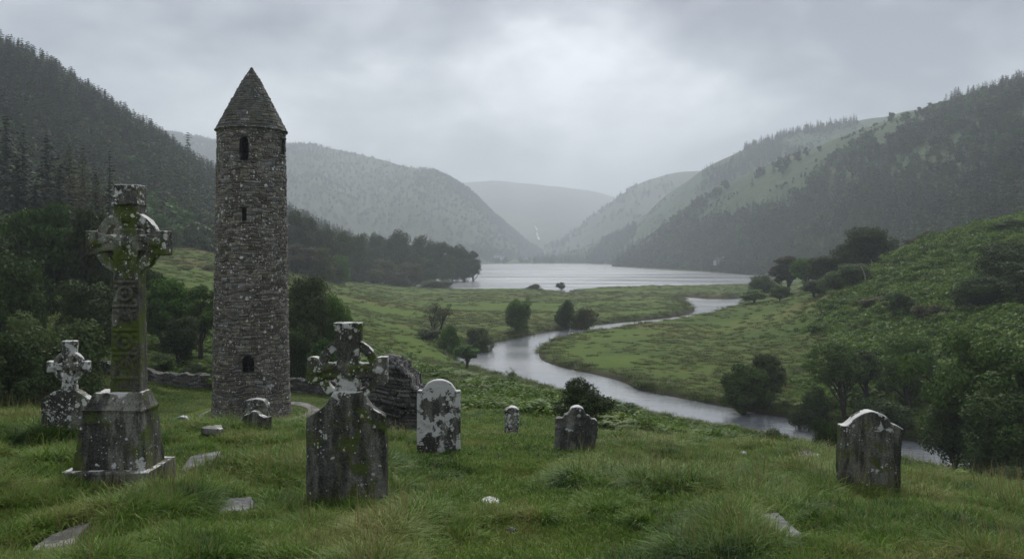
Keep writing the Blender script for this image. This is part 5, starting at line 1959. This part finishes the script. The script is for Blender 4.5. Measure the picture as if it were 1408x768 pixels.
def wood(hill, n, rg, dens, con, name='forest', hgt=(0.75, 1.25), t0=0.0, t1=1.0):
    """trees over a slope: dens(px, py, p, t) 0..1 keeps, con(px, py, p, t) is the share of conifers"""
    p, u, t = hill.cloud(n, rg, t0, t1)
    px, py = proj(p)
    k = rg.random(len(p)) < dens(px, py, p, t)
    # leave out what lies far outside the frame
    k &= (px > -260) & (px < 1680)
    p, px, py, t = p[k], px[k], py[k], t[k]
    isc = rg.random(len(p)) < con(px, py, p, t)
    pick = np.where(isc, rg.integers(0, 4, len(p)), 4 + rg.integers(0, 4, len(p)))
    s_ = rg.uniform(*hgt, len(p))
    return p, pick, s_


def put_wood(name, sets):
    p = np.concatenate([a for a, _, _ in sets]); pick = np.concatenate([b for _, b, _ in sets]); s_ = np.concatenate([c for _, _, c in sets])
    rg = np.random.default_rng(len(p))
    p = p - np.array([0, 0, 0.4])
    rot = np.zeros((len(p), 3)); rot[:, 2] = rg.uniform(0, 6.28, len(p))
    scl = np.stack([s_ * rg.uniform(0.85, 1.2, len(p)), s_ * rg.uniform(0.85, 1.2, len(p)), s_], -1)
    return scatter(name, p, rot, scl, pick, WOOD)


def individuals(p, pick, s_, pool, label, group):
    """countable trees of a slope, each its own object"""
    for q, i, s1 in zip(p, pick, s_):
        o = bpy.data.objects.new('conifer_tree' if i < 4 else 'broadleaf_tree', pool[i])
        o.location = (q[0], q[1], q[2] - 0.4)
        o.rotation_euler = (0, 0, random.uniform(0, 6.28))
        o.scale = (s1 * random.uniform(0.9, 1.15),) * 2 + (s1,)
        COL.objects.link(o)
        tag(o, label[0 if i < 4 else 1], 'conifer' if i < 4 else 'tree', group[0 if i < 4 else 1])


POOL = FARC + FARB
rg = np.random.default_rng(77)
# wooded hill at the left
nA = lambda p: fbm(p[:, 0] * 0.012, p[:, 1] * 0.012, oc=3, seed=31)
pA = wood(hillA, 5200, rg, lambda px, py, p, t: np.clip(1.0 + 0 * t, 0, 1), lambda px, py, p, t: np.clip(0.25 + 1.1 * t + 0.6 * nA(p) - 0.12, 0.05, 0.97), hgt=(0.65, 1.15))
pxA, pyA = proj(pA[0])
tA = pA[0][:, 1]
ridge_u = np.linspace(0.16, 0.97, 150)
rp_ = hillA.sample(ridge_u, rg.uniform(0.965, 1.0, 150))
keep = rg.random(len(rp_)) < 0.8
rp_ = rp_[keep]
individuals(rp_, rg.integers(0, 4, len(rp_)), rg.uniform(0.6, 1.15, len(rp_)), POOL,
            ('dark conifer in the ridge row of the wooded hill behind the tower', 'x'), ('ridge conifers of the wooded hill at the left', 'x'))
fr = (pxA > -20) & (pxA < 560)
near_i = np.argsort(tA + 1e6 * ~fr)[:150]
m_near = np.zeros(len(tA), bool); m_near[near_i] = True
individuals(pA[0][m_near], pA[1][m_near], pA[2][m_near], POOL,
            ('conifer low on the wooded hill, in its nearest rows', 'round-crowned tree low on the wooded hill, in its nearest rows'), ('nearest conifers of the wooded hill', 'nearest round-crowned trees of the wooded hill'))
q = hillA.sample(np.array([0.535]), np.array([0.99]))[0]
o = bpy.data.objects.new('conifer_tree', FARC[0]); o.location = q - np.array([0, 0, 0.4]); o.scale = (1.9, 1.9, 1.75); COL.objects.link(o)
tag(o, 'lone tall spire of a spruce above the left ridge line', 'conifer')
put_wood('forest', [tuple(a[~m_near] for a in pA)])

# slope at the right: conifer plantation at its foot, open bracken and scattered woods above, plantation on the crest
nD = lambda p, s_=31, f=0.007: fbm(p[:, 0] * f, p[:, 1] * f, p[:, 2] * f, oc=3, seed=s_)


def densD1(px, py, p, t):
    low = sstep(0.50, 0.36, t + 0.12 * nD(p))
    up = sstep(0.05, 0.30, nD(p, 35)) * 0.75 * sstep(900, 1000, px)
    rightside = sstep(1200, 1400, px + 90 * nD(p, 36)) * sstep(0.98, 0.86, t) * (0.55 + 0.8 * nD(p, 39, 0.015))
    crest = sstep(1300, 1312, px) * sstep(0.90, 0.95, t) * 1.0
    lim = np.where((px < 1300) & (t > 0.90), 0.0, 1.0)
    return lim * np.clip(np.maximum.reduce([low, up * 0.85, rightside * 0.9, crest, 0.22 * sstep(-0.1, 0.2, nD(p, 37, 0.015))]), 0, 1)


def small(hill, n, tmin=0.25):
    p, pick, s_ = wood(hill, n, rg, lambda px, py, p, t: np.clip(0.35 + 2.2 * nD(p, 52, 0.02), 0, 1) * sstep(tmin, tmin + 0.1, t), lambda px, py, p, t: np.zeros(len(t)), hgt=(0.18, 0.42))
    return p, pick, s_


pD1 = wood(hillD1, 11000, rg, densD1, lambda px, py, p, t: np.clip(np.where(t > 0.9, 0.97, 0.72 - 1.0 * np.maximum(t - 0.25, 0) + 0.9 * nD(p, 38)), 0.05, 1), hgt=(0.75, 1.25))
tD = pD1[0][:, 1]
pxD, _ = proj(pD1[0])
fr = (pxD > 840) & (pxD < 1420)
m_near = np.zeros(len(tD), bool)
m_near[np.argsort(tD + 1e6 * ~fr)[:190]] = True
individuals(pD1[0][m_near], pD1[1][m_near], pD1[2][m_near], POOL,
            ('dark conifer in the nearest rows of the plantation beyond the bracken knoll', 'round-crowned tree in the nearest rows of the plantation beyond the bracken knoll'),
            ('nearest plantation conifers beyond the knoll', 'nearest round-crowned trees beyond the knoll'))
put_wood('forest', [tuple(a[~m_near] for a in pD1)])
sm1 = small(hillD1, 12000, 0.3)
sm2 = small(hillD2, 7000, 0.25)


def densD2(px, py, p, t):
    low = sstep(0.36, 0.26, t + 0.05 * nD(p))
    top = sstep(1020, 1026, px) * sstep(1182, 1176, px) * sstep(0.86, 0.92, t)
    return np.clip(np.maximum(low, np.maximum(top, 0.9*sstep(0.22, 0.28, nD(p, 41)))), 0, 1)


pD2 = wood(hillD2, 9000, rg, densD2, lambda px, py, p, t: np.full(len(t), 0.9), hgt=(0.8, 1.3))
pD3 = wood(hillD3, 2500, rg, lambda px, py, p, t: np.clip(0.9 * sstep(0.1, 0.2, nD(p, 44)) + sstep(0.3, 0.1, t), 0, 1), lambda px, py, p, t: np.full(len(t), 0.6), hgt=(0.9, 1.4))
pB = wood(hillB, 22000, rg, lambda px, py, p, t: np.clip((0.25 + 0.75 * sstep(-0.1, 0.25, nD(p, 45, 0.003))) * sstep(1.0, 0.9, t) + sstep(0.22, 0.1, t), 0, 1), lambda px, py, p, t: np.full(len(t), 0.35), hgt=(0.5, 1.1))
put_wood('forest', [pD2, pD3, pB])
put_wood('scrub', [sm1, sm2])

# flat strip at the head of the lake
pts = []
for i in range(46):
    px = rg.uniform(655, 765); d = rg.uniform(1230, 1500)
    x, y, z = at(px, d)
    pts.append((x, y, z, rg.uniform(0.6, 1.2)))
pts = np.array(pts)
individuals(pts[:, :3], np.full(len(pts), 4) + rg.integers(0, 3, len(pts)), pts[:, 3], POOL, ('x', 'hazy tree on the flat land at the head of the lake'), ('x', 'hazy trees at the head of the lake'))


def cottage(px, py, d, w, label, ground_on=None):
    x = (px - CX) / F * d
    z = (HY - py) / F * d
    e_ = empty('cottage', (x, d, z), R(8))
    tag(e_, label, 'cottage')
    h = w * 0.33
    dp = w * 0.5
    bm = bmesh.new()
    bm_box(bm, -w / 2, w / 2, -dp / 2, dp / 2, -1.5, h)
    bm_prism(bm, [(-w / 2 + 0.01, h), (w / 2 - 0.01, h), (0, h + 0.01)], -0.01, 0.01)
    me = bpy.data.meshes.new('wall'); bm.to_mesh(me); bm.free()
    obj('wall', me, M['white_paint'], e_)
    bm = bmesh.new()
    o_ = 0.3
    v = [bm.verts.new(p) for p in ((-w / 2 - o_, -dp / 2 - o_, h - 0.1), (w / 2 + o_, -dp / 2 - o_, h - 0.1), (w / 2 + o_, dp / 2 + o_, h - 0.1), (-w / 2 - o_, dp / 2 + o_, h - 0.1), (-w / 2 - o_, 0, h + dp * 0.45), (w / 2 + o_, 0, h + dp * 0.45))]
    for f in ((0, 1, 5, 4), (2, 3, 4, 5), (1, 2, 5), (3, 0, 4), (3, 2, 1, 0)):
        bm.faces.new([v[i] for i in f])
    me = bpy.data.meshes.new('roof'); bm.to_mesh(me); bm.free()
    rf = obj('roof', me, M['slate_roof'], e_)
    bm = bmesh.new()
    bm_box(bm, w * 0.36, w * 0.46, -0.4, 0.4, h + dp * 0.25, h + dp * 0.45 + 1.0)
    me = bpy.data.meshes.new('chimney'); bm.to_mesh(me); bm.free()
    obj('chimney', me, M['white_paint'], rf)
    for q in (-0.3, 0.0, 0.3):
        bm = bmesh.new()
        bm_box(bm, w * q - 0.5, w * q + 0.5, -dp / 2 - 0.03, -dp / 2 + 0.1, h * 0.35, h * 0.75)
        me = bpy.data.meshes.new('window'); bm.to_mesh(me); bm.free()
        obj('window', me, M['dark_glass'], e_)
    return e_


cottage(686, 356, 1320, 17, 'tiny white cottage at the head of the lake')
cottage(989, 362, 640, 8, 'pale cottage among conifers on the right lake shore')


def waterfall():
    rgw = np.random.default_rng(6)
    # the stream falls down the back of the valley
    pl = [(735, 310), (737, 313), (739, 317), (738, 321), (740, 325), (741, 329)]
    V, Fs = [], []
    best = []
    GG = hillC.G[:, :60].reshape(-1, 3)
    gx, gy = proj(GG)
    for px, py in pl:
        i = np.argmin((gx - px) ** 2 + (gy - py) ** 2)
        best.append((px, py, GG[i, 1]))
    for i, (px, py, d) in enumerate(best):
        d = d - 25
        w = 0.5 + rgw.random() * 0.7
        for s_ in (-1, 1):
            V.append(pix(px + s_ * w + rgw.normal(0, 0.4), py, d))
        V.append(pix(px, py, d - 6))
    n = len(best)
    for i in range(n - 1):
        a, b = 3 * i, 3 * i + 3
        Fs += [(a, a + 2, b + 2, b), (a + 2, a + 1, b + 1, b + 2)]
    tag(obj('waterfall', raw_mesh('waterfall', V, Fs), M['foam']), kind='structure')


waterfall()

# ------------------------------------------------------------------ grass, rushes, bracken (nobody could count these)
def clear_of(x, y):
    m = np.ones(len(x), bool)
    for fx, fy, a, b in FOOT:
        m &= ~((np.abs(x - fx) < a + 0.01) & (np.abs(y - fy) < b))
    for P_ in FLAGS:
        P_ = np.array(P_)
        q = (np.abs(x - P_[:, 0].mean()) < 1.5) & (np.abs(y - P_[:, 1].mean()) < 1.5)
        if q.any():
            sd = poly_sd(x[q], y[q], P_)
            m[np.nonzero(q)[0][sd < 0.13]] = False
    return m


def field(n, d0, d1, rg, power=1.6, margin=160):
    """points over the seen ground, thinning with distance"""
    y = d0 * (d1 / d0) ** (rg.random(n) ** (1 / power) if power != 1 else rg.random(n))
    px = rg.uniform(-margin, 1408 + margin, n)
    x = (px - CX) / F * y
    return x, y, px


def weed_mesh(seed):
    rgw = np.random.default_rng(seed)
    C, U, W = [], [], []
    for i in range(13):
        a = rgw.uniform(0, 6.28); L = rgw.uniform(0.05, 0.12); el = rgw.uniform(0.15, 0.9)
        d = np.array([math.cos(a) * math.cos(el), math.sin(a) * math.cos(el), math.sin(el)])
        C.append(d * L * 0.9 + np.array([0, 0, 0.02])); U.append(d * L * 0.8)
        W.append(np.array([-math.sin(a), math.cos(a), 0.2]) * L * 0.42)
    me = raw_mesh('weed', *quads(np.array(C), np.array(U), np.array(W)))
    me.materials.append(M['leaf_mid'])
    return me


GRASS = proto_coll('grass', SHORT + LONG + TALL)
WEEDS = proto_coll('weed', [weed_mesh(300 + i) for i in range(4)])
rg = np.random.default_rng(55)
x, y, px = field(1100, 6.5, 22, rg, 1.0)
ok = (rg.random(len(x)) < sstep(-0.05, 0.3, fbm(x * 0.6, y * 0.6, oc=3, seed=66))) & clear_of(x, y)
x, y = x[ok], y[ok]
s_ = rg.uniform(0.3, 0.75, len(x))
rot = np.stack([np.zeros(len(x)), np.zeros(len(x)), rg.uniform(0, 6.28, len(x))], -1)
scatter('weeds', np.stack([x, y, ground_z(x, y) + 0.04], -1), rot, np.stack([s_, s_, s_], -1), rg.integers(0, 4, len(x)), WEEDS)
rg = np.random.default_rng(123)
x, y, px = field(62000, 4.2, 36, rg, 1.0)
tus = 1.15 * fbm(x * 1.25, y * 1.25, oc=3, seed=61)            # tussocks against trodden turf
big = fbm(x * 0.25, y * 0.25, oc=2, seed=62)
# trodden way from the bottom middle to the pillar stone
wayx = np.interp(y, [4, 8, 14, 20], [0.3, 0.1, -0.35, -0.4])
way = np.exp(-((x - wayx) / (0.55 + 0.05 * y)) ** 2)
lawn = sstep(9, 7, np.hypot(x - TOWER[0] - 0.5, (y - TOWER[1]) * 0.8))
v = tus + 0.5 * big - 0.75 * way - 2 * lawn
hugs = np.zeros(len(x))
for fx, fy, a, b in FOOT:
    if a > 0.2:
        ddx = np.maximum(np.abs(x - fx) - a, 0); ddy = np.maximum(np.abs(y - fy) - b, 0)
        hugs = np.maximum(hugs, np.exp(-(np.hypot(ddx, ddy) / 0.22) ** 2))
v = v + 0.55 * hugs - 0.02 - 0.3 * sstep(8.5, 6.0, y) * np.exp(-((px - 760) / 330) ** 2)
kind = np.where(v > 0.34, 2, np.where(v > -0.12, 1, 0))
pick = np.where(kind == 2, 10 + rg.integers(0, 3, len(x)), np.where(kind == 1, 5 + rg.integers(0, 5, len(x)), rg.integers(0, 5, len(x))))
s_ = rg.uniform(0.7, 1.25, len(x)) * np.where(kind == 2, 0.85 + 0.5 * np.clip(v - 0.4, 0, 0.5), 1) * (0.72 + 0.28 * sstep(5, 10, y)) * (1 + 0.2 * sstep(14, 36, y)) * np.where(lawn > 0.5, 0.6, 1)
ok = clear_of(x, y) & (water_sd(x, y) > 0.3) & (np.hypot(x - TOWER[0], y - TOWER[1]) > 3.2)
x, y, pick, s_, kind = x[ok], y[ok], pick[ok], s_[ok], kind[ok]
z = ground_z(x, y)
rot = np.stack([rg.normal(0, 0.12, len(x)), rg.normal(0, 0.12, len(x)), rg.uniform(0, 6.28, len(x))], -1)
wid = s_ * (1 + 0.5 * sstep(10, 36, y))
scatter('grass', np.stack([x, y, z], -1), rot, np.stack([wid, wid, s_], -1), pick, GRASS)

n = 16000
y = rg.uniform(31, 47, n); px = rg.uniform(140, 560, n); x = (px - CX) / F * y
rad_ = np.hypot(x - TOWER[0], y - TOWER[1])
ok = (np.hypot(x - TOWER[0] - 0.5, (y - TOWER[1]) * 0.8) < 9.5) & (rad_ > 1.95) & ((rad_ < 2.5) | (rad_ > 3.2 + 0.5 * fbm(x, y, oc=2, seed=91)))
x, y = x[ok], y[ok]
z = ground_z(x, y)
s_ = rg.uniform(0.8, 1.5, len(x))
rot = np.stack([np.zeros(len(x)), np.zeros(len(x)), rg.uniform(0, 6.28, len(x))], -1)
scatter('grass', np.stack([x, y, z], -1), rot, np.stack([s_ * 2, s_ * 2, s_], -1), rg.integers(0, 5, len(x)), GRASS)

# rough grass and rushes over the slopes and the meadow
RUSHC = proto_coll('rushes', RUSH)
x, y, px = field(52000, 30, 380, rg, 1.0, 60)
sd = water_sd(x, y)
den = 0.25 + 0.6 * sstep(-0.2, 0.35, fbm(x * 0.08, y * 0.08, oc=3, seed=71)) + 0.6 * sstep(0.02, 0.16, fbm(x * 0.022, y * 0.05, oc=3, seed=101)) - 0.32 * sstep(0.06, 0.22, fbm(x * 0.025 + 9, y * 0.06, oc=3, seed=103)) + 0.9 * np.exp(-(sd / (1.2 + 0.01 * y)) ** 2)
lawn = np.hypot(x - TOWER[0] - 0.5, (y - TOWER[1]) * 0.8) < 8.5
ok = (rg.random(len(x)) < den) & (sd > 0.25) & ~lawn
x, y, sd = x[ok], y[ok], sd[ok]
z = ground_z(x, y)
s_ = rg.uniform(0.5, 1.25, len(x)) * (0.8 + 0.5 * sstep(60, 200, y)) * np.where(sd < 1.2 + 0.01 * y, 1.35, 1)
rot = np.stack([np.zeros(len(x)), np.zeros(len(x)), rg.uniform(0, 6.28, len(x))], -1)
scatter('grass', np.stack([x, y, z], -1), rot, np.stack([s_ * 1.5, s_ * 1.5, s_ * 0.9], -1), rg.integers(0, 4, len(x)), RUSHC)

# bracken on the knoll, on the brow above the river and below the wood
BRKC = proto_coll('fronds', BRK)
sets = []
x, y, px = field(26000, 68, 175, rg, 1.0, 60)
k = sstep(0.24, 0.36, x / (y + OFFY) + 0.05 * fbm(x * 0.06, y * 0.06, oc=3, seed=81)) * sstep(1085, 1200, px + 70 * fbm(x * 0.05, y * 0.05, oc=3, seed=84)) * (0.75 + 0.8 * fbm(x * 0.07, y * 0.07, oc=3, seed=85))
ok = rg.random(len(x)) < k
sets.append((x[ok], y[ok], rg.uniform(0.8, 2.0, ok.sum())))
n_knoll = int(ok.sum())
x, y, px = field(13000, 19, 75, rg, 1.0, 0)
py_edge = np.interp(px, [560, 700, 820, 900, 1000, 1100, 1408], [30, 30, 21.5, 21, 21.5, 22, 17])
k = sstep(0, 3, y - py_edge) * (px > 540) * (0.55 + 0.6 * fbm(x * 0.2, y * 0.2, oc=3, seed=83))
ok = (rg.random(len(x)) < k) & (water_sd(x, y) > 0.6)
sets.append((x[ok], y[ok], rg.uniform(0.6, 1.1, ok.sum()) * np.where(px[ok] > 860, 0.75, 1)))
x, y, px = field(5000, 47, 90, rg, 1.0, 60)
ok = (px < 560) & (rg.random(len(x)) < 0.5)
sets.append((x[ok], y[ok], rg.uniform(0.7, 1.3, ok.sum())))
x = np.concatenate([a for a, _, _ in sets]); y = np.concatenate([b for _, b, _ in sets]); s_ = np.concatenate([c for _, _, c in sets])
z = ground_z(x, y)
rot = np.stack([rg.normal(0, .1, len(x)), rg.normal(0, .1, len(x)), rg.uniform(0, 6.28, len(x))], -1)
scatter('bracken', np.stack([x, y, z - 0.05], -1), rot, np.stack([s_, s_, s_ * 0.85], -1), np.where((np.arange(len(x)) < n_knoll) | (rg.random(len(x)) < 0.4), rg.integers(4, 8, len(x)), rg.integers(0, 4, len(x))), BRKC)
